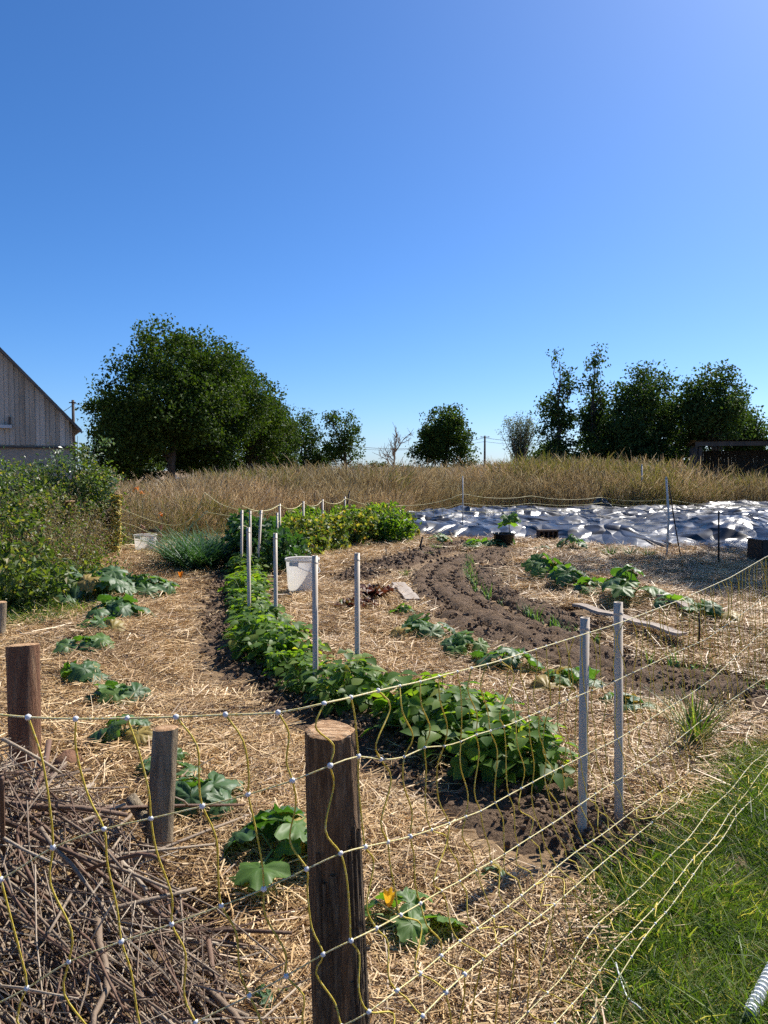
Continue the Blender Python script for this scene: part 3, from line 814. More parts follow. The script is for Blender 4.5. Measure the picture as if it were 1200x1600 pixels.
# right-hand group
GR = 'tree group behind the open shed'
def spire(px, d, top, bottom, half, label, seed, n, mat='ash'):
    b = at(px, d); z0, z1 = hz(bottom, d) - b[2], hz(top, d) - b[2]; h = z1 - z0; rx = sc(half, d); r = np.random.default_rng(seed)
    lob = []
    for k in range(8):
        f = k / 7; w = rx * (1.0 - 0.86 * f ** 1.3) * r.uniform(0.7, 1.05)
        lob.append((r.normal(0, rx * 0.16), r.normal(0, rx * 0.2), z0 + h * (0.05 + 0.93 * f), w, w, h * 0.10))
    return tree('tall_slim_tree', label, b, lob, n, 36, 0.16, M[mat], 0.11, 10, GR, seed, 0.22, (0, 0, z0 + h * 0.97), shell=0.35)
spire(872, 40, 562, 732, 38, 'slim open tree leftmost of the right hand group', 21, 150)
spire(925, 41, 556, 732, 38, 'pointed dark tree between the slim tree and the broad one', 22, 210)
small_tree(1000, 40, 563, 735, 68, 'broad dark tree in the middle of the right hand group', 23, 430, 46, 0.17, 'ash')['group'] = GR
small_tree(1118, 39, 570, 710, 64, 'tall open tree rising right behind the shed', 24, 290, 42, 0.17, 'ash', gap=0.45)['group'] = GR
small_tree(950, 44, 640, 740, 54, 'dark low tree filling the gap under the pointed tree', 25, 170, 46, 0.18, 'ash')['group'] = GR
small_tree(1062, 43, 620, 740, 56, 'leafy low tree between the broad tree and the shed', 26, 170, 46, 0.18, 'ash')['group'] = GR
small_tree(1165, 44, 640, 720, 52, 'low tree over the shed roof at the right edge', 27, 150, 46, 0.18, 'ash')['group'] = GR
small_tree(860, 46, 692, 730, 36, 'low bush at the foot of the slim tree', 28, 60, 40, 0.18, 'ash', tr=0.08)['group'] = GR

# grey willow with upright stems
b = at(812, 52); t = thing('willow_tree', 'pale grey bushy willow left of the slim tree', 'tree', b)
mb = MB(); r = np.random.default_rng(33); LC = []
for k in range(38):
    a = r.uniform(0, 6.28); sp = r.uniform(0.1, 1.5); H = hz(648 + 22 * (sp / 1.5) ** 2, 52) - b[2]
    P = [(0.12 * math.cos(a), 0.12 * math.sin(a), 0), (sp * 0.3 * math.cos(a), sp * 0.3 * math.sin(a), H * 0.45), (sp * math.cos(a), sp * math.sin(a), H * r.uniform(0.85, 1.0))]
    P = catmull(P, 0.5)
    mb.tube(P, [0.05 - 0.043 * q / len(P) for q in range(len(P))], 5)
    for q in P[len(P) // 3:]:
        LC.append(np.array(q) + r.normal(0, 0.18, (26, 3)))
mb.build('trunk', M['dry_stem'], t, True)
V, F = leafcloud(np.concatenate(LC), 0.15, r, 0.2, 0.35); link('crown', np_mesh('crown', V, F, M['willow']), t)

# bare tree
b = at(615, 85); t = thing('bare_tree', 'small bare leafless tree on the horizon', 'tree', b)
mb = MB(); r = np.random.default_rng(34)
def twig(p, d, L, rad, depth):
    q = [p]; dd = np.array(d)
    for _ in range(4):
        dd = unit(dd + r.normal(0, 0.1, 3) + [0, 0, 0.06]); q.append(q[-1] + dd * L / 4)
    mb.tube(q, [rad * (1 - 0.15 * i) for i in range(5)], 5)
    if depth:
        for _ in range(5 if depth > 1 else 6):
            i = r.integers(1, 5); twig(q[i], unit(dd + r.normal(0, 0.55, 3)), L * r.uniform(0.45, 0.7), rad * 0.55, depth - 1)
twig(np.array([0, 0, 0.0]), (0, 0, 1), 3.4, 0.16, 3)
mb.build('trunk', M['dry_stem'], t)

# trees at the right whose crowns stay mostly out of view and shade the plot
def shade_tree(x, y, z0, z1, rx, label, seed, n):
    h = z1 - z0; r = np.random.default_rng(seed)
    lob = [(0, 0, z0 + h * 0.5, rx * 0.75, rx * 0.75, h * 0.45)]
    for k in range(8):
        a = k * 0.785; lob.append((math.cos(a) * rx * 0.6, math.sin(a) * rx * 0.6, z0 + h * r.uniform(0.25, 0.75), rx * 0.4, rx * 0.4, h * 0.2))
    tree('garden_tree', label, (x, y, gz(x, y)), lob, n, 50, 0.16, M['oak'], 0.2, 9, None, seed, 0.34, (0, 0, z0 + h * 0.7))
shade_tree(12.55, 18.0, 5.5, 13.2, 2.85, 'garden tree whose crown just enters at the right edge of the sky', 41, 300)

# ------------------------------------------------------------------ barn
DB = 25.0
def bp(px, py): p = D(px, py, DB); return p.x, p.z
bx1, ez = bp(114, 662)                  # right eave
bx0, az = bp(0, 541)
slope = (az - ez) / (bx1 - bx0)
half = 5.2
ridge_x = bx1 - half
barn = thing('barn', 'grey wooden barn gable behind the shrubs at the left edge', 'building', (bx1 - half * math.cos(R(25)), DB - half * math.sin(R(25)), 0), R(25))
z_of = lambda x: ez + slope * (half - abs(x))      # x relative to the ridge
plinth_z = bp(40, 692)[1]
MB().box((0, 4.5, plinth_z / 2), (2 * half, 9.0, plinth_z)).build('plinth_wall', M['concrete'], barn)
V = [(-half + 0.03, 0.06, plinth_z), (half - 0.03, 0.06, plinth_z), (half - 0.03, 0.06, ez - 0.04), (0, 0.06, z_of(0) - 0.06), (-half + 0.03, 0.06, ez - 0.04)]
V2 = [(a, 8.96, c) for a, _, c in V]
MB().add(V + V2, [(0, 1, 2, 3, 4), (9, 8, 7, 6, 5), (1, 6, 7, 2), (0, 4, 9, 5)]).build('backing_wall', M['barn_board'], barn)
pw = 0.145
k = 0
x = -half + pw / 2
while x < half - pw / 2 + 0.001:
    zt = z_of(x) - 0.05
    yy = -0.012 - (0.022 if k % 2 else 0.0) - rng.uniform(0, 0.008)
    hw = (pw * (0.52 if k % 2 else 0.44))
    za, zb = z_of(x - hw) - 0.05, z_of(x + hw) - 0.05
    z0 = plinth_z - 0.08 - rng.uniform(0, 0.025)
    mb = MB()
    Vp = [(x - hw, yy, z0), (x + hw, yy, z0), (x + hw, yy, zb), (x - hw, yy, za), (x - hw, yy + 0.02, z0), (x + hw, yy + 0.02, z0), (x + hw, yy + 0.02, zb), (x - hw, yy + 0.02, za)]
    mb.add(Vp, [(0, 1, 2, 3), (5, 4, 7, 6), (0, 4, 5, 1), (1, 5, 6, 2), (2, 6, 7, 3), (3, 7, 4, 0)]).build('plank', M['barn_board'], barn)
    x += pw; k += 1
for s in (-1, 1):
    mb = MB(); e = half + 0.25
    Vr = [(0, -0.25, z_of(0) + 0.03), (s * e, -0.25, ez - slope * 0.25 + 0.03), (s * e, 9.3, ez - slope * 0.25 + 0.03), (0, 9.3, z_of(0) + 0.03)]
    Vr += [(a, b_, c + 0.04) for a, b_, c in Vr]
    mb.add(Vr, [(0, 1, 2, 3), (4, 7, 6, 5), (0, 4, 5, 1), (1, 5, 6, 2), (2, 6, 7, 3), (3, 7, 4, 0)])
    mb.build('roof', M['roof'], barn)
    mb = MB()
    Vr = [(0, -0.29, z_of(0) - 0.06), (s * e, -0.29, ez - slope * 0.25 - 0.06), (s * e, -0.255, ez - slope * 0.25 - 0.06), (0, -0.255, z_of(0) - 0.06)]
    Vr += [(a, b_, c + 0.09) for a, b_, c in Vr]
    mb.add(Vr, [(0, 1, 2, 3), (4, 7, 6, 5), (0, 4, 5, 1), (1, 5, 6, 2), (2, 6, 7, 3), (3, 7, 4, 0)]).build('verge_board', M['roof'], barn)
rx_, rz_ = bp(28, 669)
rail = MB().box((rx_ - ridge_x - 1.4, -0.14, rz_), (2.8, 0.1, 0.10)).build('sliding_door_rail', M['metal_pale'], barn)
MB().box((rx_ - ridge_x - 0.06, -0.09, rz_ + 0.14), (0.06, 0.06, 0.34)).build('bracket', M['shed_wood'], rail)
MB().box((rx_ - ridge_x - 0.55, -0.085, rz_ - 0.2), (0.05, 0.04, 0.42)).build('bracket', M['iron'], rail)
# sill line under the boards
MB().box((0, -0.05, plinth_z - 0.16), (2 * half, 0.08, 0.05)).build('sill_beam', M['shed_wood'], barn)

# ------------------------------------------------------------------ open shed at the right
DS = 32.0
p0 = D(1092, 690, DS); zt = p0.z
shed = thing('open_shed', 'low open fronted shed with dark interior at the right edge', 'shed', (p0.x, DS, gz(p0.x, DS)), -R(17))
gz0 = gz(p0.x, DS); H = zt - gz0
Wd = 7.0; Dp = 3.6
MB().box((0.03, Dp / 2, H / 2 - 0.06), (0.06, Dp, H - 0.12)).build('side_wall', M['shed_wood'], shed)
MB().box((Wd, Dp / 2, H / 2 - 0.06), (0.06, Dp, H - 0.12)).build('side_wall', M['shed_wood'], shed)
for k in range(46):
    MB().box((0.15 + k * 0.15, Dp + rng.uniform(0, 0.01), H / 2 - 0.15), (0.145, 0.03, H - 0.3)).build('plank', M['shed_wood'], shed)
for k in range(5):
    MB().box((-0.045, 0.4 + k * 0.72, H / 2 - 0.1), (0.03, 0.68, H - 0.2)).build('plank', M['shed_wood'], shed)
mb = MB(); n = 90
Vs = []
for j, yy in enumerate((-0.35, Dp + 0.3)):
    for k in range(n + 1):
        Vs.append((-0.3 + (Wd + 0.6) * k / n, yy, H + 0.05 + 0.028 * math.sin(k * 2.1) - 0.12 * j))
mb.add(Vs, [(k, k + 1, n + 2 + k, n + 1 + k) for k in range(n)])
mb.build('roof', M['roof'], shed)
MB().box((Wd / 2, -0.2, H - 0.1), (Wd + 0.3, 0.08, 0.18)).build('front_beam', M['shed_wood'], shed)
for xx in (0.06, Wd / 2, Wd - 0.08):
    MB().box((xx, -0.1, H / 2 - 0.12), (0.12, 0.12, H - 0.22)).build('post', M['shed_wood'], shed)

# ------------------------------------------------------------------ overhead line
def pole(px, top, d, label, r0):
    b = at(px, d); h = hz(top, d) - b[2]
    t = thing('utility_pole', label, 'pole', b, group='overhead line')
    MB().tube([(0, 0, 0), (0, 0, h)], [r0, r0 * 0.75], 10).build('shaft', M['bark'], t, True)
    MB().box((0, -r0, h - 0.25), (1.5, 0.1, 0.1)).build('crossarm', M['iron'], t)
    for s in (-0.65, 0, 0.65):
        MB().lathe([(0.0, 0), (0.06, 0.0), (0.07, 0.06), (0.04, 0.1), (0.05, 0.15), (0, 0.18)], 8, (s, -r0, h - 0.2)).build('insulator', M['metal_pale'], t)
pole(757, 681, 130, 'far utility pole right of the broad tree', 0.2)
p2 = at(117, 58); h2 = hz(626, 58) - p2[2]
t = thing('utility_pole', 'thin utility pole rising beside the barn roof', 'pole', p2, group='overhead line')
MB().tube([(0, 0, 0), (0, 0, h2)], [0.13, 0.1], 10).build('shaft', M['bark'], t, True)
MB().box((0, -0.1, h2 - 0.2), (0.5, 0.06, 0.08)).build('crossarm', M['iron'], t)
def wire(pts, sag, label, rad):
    mb = MB(); P = []
    for a, b_ in zip(pts[:-1], pts[1:]):
        for k in range(16):
            f = k / 16; q = Vector(a).lerp(Vector(b_), f); q.z -= sag * 4 * f * (1 - f); P.append(q)
    P.append(Vector(pts[-1])); mb.tube(P, rad, 5)
    tag(mb.build('overhead_wire', M['iron']), label, 'wire', 'overhead line')
wire([D(40, 640, 70), D(117, 630, 58), D(380, 690, 110)], 0.8, 'wire running from the pole by the barn', 0.022)
wire([D(380, 652, 120), D(757, 684, 130 - 0.2), D(1080, 600, 110)], 3.2, 'upper wire crossing the sky to the far pole', 0.035)
wire([D(380, 672, 122), D(757, 690, 130 - 0.3), D(1080, 640, 112)], 2.2, 'lower wire crossing the sky to the far pole', 0.025)

# ------------------------------------------------------------------ black sheet weighed down at the back
def tarp():
    ex = []
    front = [(628, 838), (700, 842), (780, 846), (860, 848), (960, 858), (1060, 862), (1180, 868), (1330, 872)]
    back = [(640, 816), (700, 809), (780, 805), (860, 803), (960, 802), (1060, 800), (1180, 799), (1330, 798)]
    f = catmull(gp(*front), 0.25); b_ = catmull(gp(*back), 0.25)
    n = 420; m = 170
    def rs(c):
        s = np.concatenate([[0], np.cumsum(np.linalg.norm(np.diff(c, axis=0), axis=1))]); t = np.linspace(0, s[-1], n)
        return np.stack([np.interp(t, s, c[:, 0]), np.interp(t, s, c[:, 1])], 1)
    f = rs(f); b_ = rs(b_)
    v = np.linspace(0, 1, m)[None, :, None]
    P = f[:, None] * (1 - v) + b_[:, None] * v
    X, Y = P[..., 0], P[..., 1]
    X = X + 0.15 * fbm(X * 0.9, Y * 0.9, 60, 2); Y = Y + 0.25 * fbm(X * 0.8, Y * 0.8, 61, 2)
    def ridge(a, b, s): return (1 - np.abs(2 * (fbm(a, b, s, 3)) ) * 2.2).clip(0, 1) ** 2
    def tent(a, b, s): return (1 - np.abs(vnoise(a, b, s) + 0.5 * vnoise(a * 2.1, b * 2.1, s + 40) - 0.75) * 3.4).clip(0, 1)
    wx = X + 1.2 * fbm(X * 0.4, Y * 0.4, 62, 2); wy = Y + 1.5 * fbm(X * 0.35, Y * 0.35, 63, 2)
    Z = 0.04 + 0.34 * (fbm(X * 0.28, Y * 0.22, 64, 2) + 0.30).clip(0, 1) + 0.12 * tent(wx * 0.34, wy * 0.34, 65) + 0.08 * tent(wx * 0.62 + wy * 0.3, wy * 0.5, 66) + 0.05 * tent(wx * 1.1 - wy * 0.6, wy * 0.9, 67) + 0.025 * tent(wx * 2.4 + wy, wy * 1.7, 68)
    bump = np.exp(-(((X - G(1135, 845).x) / 0.9) ** 2 + ((Y - G(1135, 845).y) / 1.6) ** 2)) * 0.30
    Z = Z + bump
    edge = np.minimum(np.linspace(0, 1, m), 1 - np.linspace(0, 1, m))[None] * 2
    Z = gh(X, Y) + 0.03 + Z * np.clip(edge * 5, 0.04, 1)
    I = np.arange(n * m).reshape(n, m)
    F = np.stack([I[:-1, :-1], I[1:, :-1], I[1:, 1:], I[:-1, 1:]], -1).reshape(-1, 4)
    o = link('plastic_sheet', np_mesh('plastic_sheet', np.stack([X, Y, Z], -1).reshape(-1, 3), F, M['tarp'], True))
    tag(o, 'large crumpled shiny black plastic sheet spread before the meadow', 'plastic sheet')
tarp()

def crumple(name, px, py, w, h, mat, label, cat_, seed):
    p = on_ground(px, py); r = np.random.default_rng(seed)
    n, m = 22, 12; V = []
    for i in range(m):
        a = i / (m - 1) * math.pi / 2
        for k in range(n):
            t = 2 * math.pi * k / n
            q = 1 + 0.55 * (vnoise(np.array([math.cos(t) * 2 + 7]), np.array([math.sin(t) * 2 + i * 0.7]), seed)[0] - 0.5)
            V.append((p.x + w * math.cos(t) * math.cos(a) * q, p.y + w * 0.7 * math.sin(t) * math.cos(a) * q, p.z - 0.02 + h * math.sin(a) * (0.7 + 0.6 * q - 0.3)))
    F = [(i * n + k, i * n + (k + 1) % n, (i + 1) * n + (k + 1) % n, (i + 1) * n + k) for i in range(m - 1) for k in range(n)]
    return tag(MB().add(V, F).build(name, mat, None, False), label, cat_)
crumple('sheet_bundle', 940, 804, 0.42, 0.55, M['tarp'], 'peaked bundle of black plastic at the back edge of the sheet', 'plastic bundle', 3)
crumple('sheet_bundle', 963, 803, 0.22, 0.22, M['tarp'], 'small lump of black plastic right of the peaked bundle', 'plastic bundle', 4)

# hollow block and dark bin on the sheet's edge
p = on_ground(855, 846)
blk = thing('hollow_block', 'dark hollow block weighing down the front of the black sheet', 'block', p, 0.1)
for z in (0.02, 0.21): MB().box((0, 0, z + 0.02), (0.42, 0.18, 0.035)).build('face_panel', M['brick'], blk)
for xx in (-0.195, -0.1, 0, 0.1, 0.195): MB().box((xx, 0, 0.125), (0.028, 0.18, 0.17)).build('web', M['brick'], blk)
MB().box((0, 0.07, 0.125), (0.38, 0.02, 0.168)).build('back_panel', M['brick'], blk)
p = on_ground(1200, 880)
bn = thing('dark_crate', 'dark crate cut by the right edge beside the black sheet', 'crate', p, 0.15)
for s in (-1, 1):
    MB().box((s * 0.24, 0, 0.19), (0.02, 0.36, 0.38)).build('side_panel', M['black_plastic'], bn)
    MB().box((0, s * 0.18, 0.19), (0.46, 0.02, 0.38)).build('end_panel', M['black_plastic'], bn)
MB().box((0, 0, 0.385), (0.52, 0.40, 0.025)).build('lid', M['black_plastic'], bn)

# ------------------------------------------------------------------ left bank of shrubs and weeds
def shrub(px, d, h, r_, mat, label, seed, n=60, per=34, leaf=0.06, stem=10, up=0.5, name='shrub', flowers=0, aspect=0.55):
    b = at(px, d); r = np.random.default_rng(seed)
    t = thing(name, label, 'shrub', b, group='overgrown bank on the left')
    mb = MB(); C = []
    for k in range(stem):
        a = r.uniform(0, 6.283); q = r.uniform(0.1, 1) ** 0.6; hh = h * r.uniform(0.55, 1.0) * (1 - 0.35 * q * q)
        e = (r_ * q * math.cos(a), r_ * q * math.sin(a), hh)
        P = catmull([(0.15 * r_ * math.cos(a), 0.15 * r_ * math.sin(a), -0.02), (e[0] * 0.6, e[1] * 0.6, hh * 0.55), e], 0.15)
        mb.tube(P, [0.011 - 0.008 * i / len(P) for i in range(len(P))], 4)
        for i in range(int(n / stem) + 1):
            f = r.uniform(0.12, 1.0); c = np.array(P[min(int(f * len(P)), len(P) - 1)]) + r.normal(0, 0.10 + 0.12 * r_ * f, 3)
            c[2] = max(c[2], 0.04)
            C.append(c + r.normal(0, 0.075, (r.poisson(per), 3)))
    mb.build('stems', M['dry_stem'], t)
    C = np.concatenate(C); C[:, 2] = np.abs(C[:, 2])
    V, F = leafcloud(C, leaf, r, up, aspect); link('foliage', np_mesh('foliage', V, F, M[mat]), t)
    if flowers:
        c = C[r.choice(len(C), flowers)] + [0, 0, 0.03]; V, F = leafcloud(c, 0.055, r, 1.0, 0.9); link('blossom', np_mesh('blossom', V, F, M['white_flower']), t)
    return t
S = shrub
S(-30, 13.0, 1.95, 0.9, 'shrub_b', 'pale leaved shrub against the barn at the left edge', 51, 110, 36, 0.07, 14, flowers=60)
S(30, 13.2, 1.9, 0.85, 'shrub_b', 'pale leaved shrub below the barn door rail', 52, 120, 36, 0.07, 14, flowers=90)
S(78, 12.8, 1.95, 0.75, 'shrub_a', 'green shrub in front of the right part of the barn', 53, 110, 36, 0.075, 14)
S(118, 13.2, 2.6, 0.5, 'shrub_b', 'tallest shrub with thin stems at the barn corner', 54, 80, 30, 0.07, 12)
S(145, 13.6, 2.1, 0.5, 'shrub_a', 'green shrub between barn corner and oaks', 55, 95, 36, 0.075, 12)
S(10, 10.6, 1.7, 0.75, 'shrub_a', 'mid height green weeds below the pale shrubs at the left edge', 56, 95, 34, 0.07, 12)
S(55, 11.4, 1.6, 0.6, 'shrub_a', 'leafy green weeds in the middle of the bank', 57, 90, 34, 0.07, 12)
S(108, 11.2, 1.45, 0.6, 'shrub_c', 'dried brown weeds around the short dark stump', 58, 80, 30, 0.05, 16, aspect=0.3)
S(132, 12.3, 1.15, 0.36, 'shrub_c', 'dried brown weeds beside the wrapped post', 59, 80, 30, 0.05, 16, aspect=0.3)
S(205, 15.2, 0.95, 0.5, 'shrub_c', 'dry seed headed weeds behind the small bucket', 60, 60, 24, 0.05, 16, aspect=0.3)
S(-20, 8.8, 1.15, 0.55, 'shrub_a', 'green nettles at the lower left edge of the bank', 61, 80, 24, 0.09, 12)
S(42, 9.2, 1.15, 0.55, 'shrub_c', 'half dried weeds low in the bank', 62, 70, 30, 0.05, 12, aspect=0.35)
S(95, 9.8, 1.1, 0.6, 'shrub_c', 'tangle of dry stems left of the squash leaves', 63, 75, 30, 0.05, 14, aspect=0.3)
S(22, 8.0, 0.55, 0.5, 'shrub_a', 'low green weeds at the foot of the bank', 64, 70, 22, 0.085, 10)
S(70, 8.7, 0.45, 0.45, 'shrub_a', 'low leafy weeds touching the nearest squash leaves', 65, 60, 30, 0.06, 10)
S(120, 10.3, 0.6, 0.4, 'shrub_a', 'low green weeds under the wrapped post', 66, 60, 28, 0.055, 10)
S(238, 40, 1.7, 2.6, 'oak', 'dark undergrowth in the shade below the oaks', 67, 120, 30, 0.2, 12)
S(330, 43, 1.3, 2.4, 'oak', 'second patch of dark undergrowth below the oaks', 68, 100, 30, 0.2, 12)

# ------------------------------------------------------------------ wooden posts
def post(name, label, top_px, bot_px, d_top, r_top, r_bot, mat, tilt=0.0, sides=28, rings=26, knob=None, seed=1, rough=0.05, base_z=None, group=None, strips=0):
    rr_ = np.random.default_rng(seed + 40)
    tp = D(top_px[0], top_px[1], d_top)
    if base_z is None: bt = on_ground(*bot_px)
    else: bt = Vector((bot_px[0], bot_px[1], base_z))
    t = thing(name, label, 'post', bt, group=group)
    rel = tp - bt; V = []; F = []
    for i in range(rings + 1):
        f = i / rings; c = rel * f + Vector((0, 0, -0.08 * (1 - f)))
        rr = r_bot + (r_top - r_bot) * f
        for k in range(sides):
            w = 2 * math.pi * k / sides
            nz = 1 + rough * 2 * float(fbm(np.array([math.cos(w) * 2.2 + seed * 9]), np.array([math.sin(w) * 2.2 + f * 1.5]), seed, 2)[0]) + rough * 1.6 * float(fbm(np.array([w * 4.0]), np.array([f * 2.0]), seed + 3, 2)[0])
            z = c.z + (tilt * rr * math.cos(w - 2.0) if i == rings else 0)
            V.append((c.x + rr * nz * math.cos(w), c.y + rr * nz * math.sin(w), z))
    for i in range(rings):
        for k in range(sides): F.append((i * sides + k, i * sides + (k + 1) % sides, (i + 1) * sides + (k + 1) % sides, (i + 1) * sides + k))
    MB().add(V, F).build('bark_sleeve', M[mat], t, True)
    rim = V[-sides:]; c = np.mean(np.array(rim), 0)
    mid = [tuple(np.array(v) * 0.82 + c * 0.18 + [0, 0, 0.005]) for k, v in enumerate(rim)]
    MB().add(rim + mid + [(c[0], c[1], c[2] + 0.004)], [(k, (k + 1) % sides, sides + (k + 1) % sides, sides + k) for k in range(sides)] + [(sides + k, sides + (k + 1) % sides, 2 * sides) for k in range(sides)]).build('cut_top', M['cut_wood'], t)
    if strips:
        for q in range(strips):
            w0 = rr_.uniform(-2.5, 0.9); z0 = rr_.uniform(-0.1, 0.72) if w0 > -1.9 else rr_.uniform(-0.1, 0.45); hz_ = rr_.uniform(0.12, 0.34); ww = rr_.uniform(0.10, 0.26); m = 9; Vb = []
            for i in range(m):
                f = min(max(z0 + hz_ * i / (m - 1), 0.0), 0.985); c_ = rel * f + Vector((0, 0, -0.08 * (1 - f))); r0 = (r_bot + (r_top - r_bot) * f) * 1.055 + 0.002
                wi = ww * (0.35 + 0.65 * math.sin(math.pi * (i + 0.5) / m) ** 0.5) * rr_.uniform(0.75, 1.2)
                for j in range(4):
                    a_ = w0 + wi * (j / 3 * 2 - 1) / 1.0; rj = r0 + (0.0035 if j in (1, 2) else -0.004)
                    Vb.append((c_.x + rj * math.cos(a_), c_.y + rj * math.sin(a_), c_.z))
            MB().add(Vb, [(i * 4 + j, i * 4 + j + 1, i * 4 + j + 5, i * 4 + j + 4) for i in range(m - 1) for j in range(3)]).build('bark_strip', M['bark_strip'], t, True)
    if knob:
        f, ang, L, rr = knob
        a = rel * f; e = a + Vector((math.cos(ang), math.sin(ang), 0.9)).normalized() * L
        st = MB(); st.tube([a, a.lerp(e, 0.5), e], [rr * 1.25, rr, rr * 0.9], 12); st.build('branch_stub', M[mat], t, True)
    return t
post('wooden_post', 'thick dark wooden post in the front with pale sawn top', (514, 1141), (-0.083, 1.615), 1.60, 0.050, 0.060, 'post_front', 0.10, 56, 44, seed=2, base_z=0.0, rough=0.10, strips=34)
post('wooden_post', 'short grey wooden post with a forked stub beside the brush pile', (259, 1138), (244, 1365), 2.84, 0.046, 0.052, 'post_grey', -0.1, 28, 24, knob=(0.22, 2.6, 0.20, 0.026), seed=3)
lp = post('wooden_post', 'reddish debarked wooden post at the left behind the brush pile', (36, 1008), (40, 1212), 3.76, 0.078, 0.066, 'post_red', -0.15, 28, 24, seed=4)
MB().tube([(0.16, 0.0, 0.0), (0.24, -0.02, 0.09)], [0.07, 0.06], 12).build('side_stump', M['post_red'], lp, True)
post('wooden_post', 'weathered post cut by the left edge below the shrubs', (1, 941), (-3, 1003), G(0, 1003).y, 0.05, 0.055, 'post_grey', 0.0, 16, 8, seed=5)
post('wooden_stump', 'short dark stump post among the dried weeds', (110, 783), (112, 858), G(0, 870).y - 1.9, 0.07, 0.07, 'post_dark', 0.0, 16, 8, seed=6)
post('wooden_post', 'dark old post just left of the yellow wrapped post', (172, 792), (172, 868), G(0, 868).y, 0.075, 0.085, 'post_dark', 0.0, 16, 8, seed=7)
post('wooden_post', 'post wrapped in bundled yellow netting', (184, 771), (180, 869), G(0, 869).y - 0.1, 0.05, 0.06, 'post_grey', 0.0, 16, 10, seed=8)

# ------------------------------------------------------------------ aluminium and other stakes
def alu(px, top, label, h=0.95, lean=(0, 0), d=None, name='aluminium_post', r=0.0185):
    d = d or (EYE - h) * FPX / (top - 735)
    tp = D(px, top, d); b = Vector((tp.x - lean[0], tp.y - lean[1], 0)); b.z = gz(b.x, b.y)
    t = thing(name, label, 'post', b, group='metal stakes along the beans')
    rel = tp - b
    mb = MB(); mb.lathe([(r, 0), (r, 1), (r * 0.8, 1), (r * 0.8, 0.985), (0.0005, 0.985)], 18)
    mb.v = [(v[0] + rel.x * v[2], v[1] + rel.y * v[2], -0.1 * (1 - v[2]) + rel.z * v[2]) for v in mb.v]
    mb.build('tube', M['alu'], t, True)
    mb = MB(); mb.lathe([(r * 1.07, 0.945), (r * 1.07, 0.957), (r, 0.957)], 18)
    mb.v = [(v[0] + rel.x * v[2], v[1] + rel.y * v[2], rel.z * v[2]) for v in mb.v]
    mb.build('collar', M['alu'], t, True)
    return t
alu(914, 965, 'nearest aluminium post holding the net, left of the front pair', 0.925, d=3.03, lean=(0.0, 0))
alu(966, 941, 'aluminium post right of the front pair holding the net', 0.955, d=3.19, lean=(-0.02, 0))
alu(492, 868, 'aluminium post with the white bucket just left behind it')
alu(558, 864, 'aluminium post right of the white bucket')
alu(388, 824, 'tall near aluminium post left in the bean row')
alu(430, 833, 'aluminium post just left of the white bucket')
alu(378, 797, 'far aluminium post leftmost behind the bean row', lean=(0.02, 0))
alu(391, 798, 'thin far aluminium post second from the left behind the beans', r=0.014)
alu(408, 797, 'leaning far aluminium post third from the left behind the beans', lean=(0.07, 0))
alu(433, 801, 'far aluminium post hidden low behind the bucket plants', d=11.6, r=0.016)
alu(437, 787, 'aluminium post at the left end of the far bean hedge')
alu(474, 783, 'aluminium post second from the left in the far bean hedge')
alu(504, 780, 'aluminium post in the middle of the far bean hedge')
alu(539, 776, 'aluminium post beside the dark forked stick', d=17.5)
alu(625, 797, 'pale post at the right end of the far bean hedge', d=17.0, h=0.7)

def stake(px, top, bot, label, r, mat, top_px=None, name='stake', sides=8):
    b = on_ground(px, bot); tp = D(top_px or px, top, b.y)
    t = thing(name, label, 'stake', b)
    rel = tp - b
    MB().tube([(0, 0, -0.05), rel * 0.5 + Vector((rng.normal(0, r), 0, 0)), rel], [r, r, r * 0.9], sides).build('shaft', M[mat], t, True)
    MB().tube([rel, rel + Vector((0, 0, r * 1.2))], [r * 1.15, r * 0.5], sides).build('tip', M[mat], t, True)
    return t
stake(723, 745, 836, 'tall thin pale pole in front of the black sheet, left part', 0.014, 'pale_pole')
stake(1003, 727, 800, 'pale pole standing in the meadow behind the black sheet', 0.03, 'pale_pole')
stake(1041, 747, 873, 'thick pale pole in front of the black sheet, right part', 0.02, 'pale_pole')
stake(1065, 755, 873, 'thin dark rod leaning against the thick pale pole', 0.011, 'iron', top_px=1045)
stake(1123, 800, 888, 'dark iron bar in the shade before the black sheet', 0.014, 'iron')
stake(494, 768, 822, 'thin dark stick in the meadow edge behind the beans', 0.018, 'iron', top_px=492)
fk = stake(536, 768, 826, 'dark forked stick behind the far bean hedge', 0.022, 'iron', top_px=546)
for k, (px, a, b_, tx_) in enumerate([(541, 892, 912, None), (576, 888, 904, 579), (603, 854, 872, None), (639, 855, 873, None), (660, 840, 866, None), (682, 835, 848, None), (813, 860, 872, None), (1092, 960, 1000, None), (873, 952, 976, None), (965, 1165, 1172, None)]):
    if k > 8: continue
    stake(px, a, b_, ['short dark peg nearest right of the white bucket', 'short crooked dark peg at the end of the far soil bed', 'left peg in the far soil bed', 'right peg in the far soil bed',
          'thicker dark peg at the edge of the curved bed', 'small peg by the sheet corner', 'small peg right of the potted seedling', 'thin stake in the shaded straw on the right', 'thin twig stake at the onion furrow'][k],
          [0.011, 0.011, 0.009, 0.009, 0.018, 0.012, 0.009, 0.008, 0.006][k], 'iron', tx_, 'garden_peg')

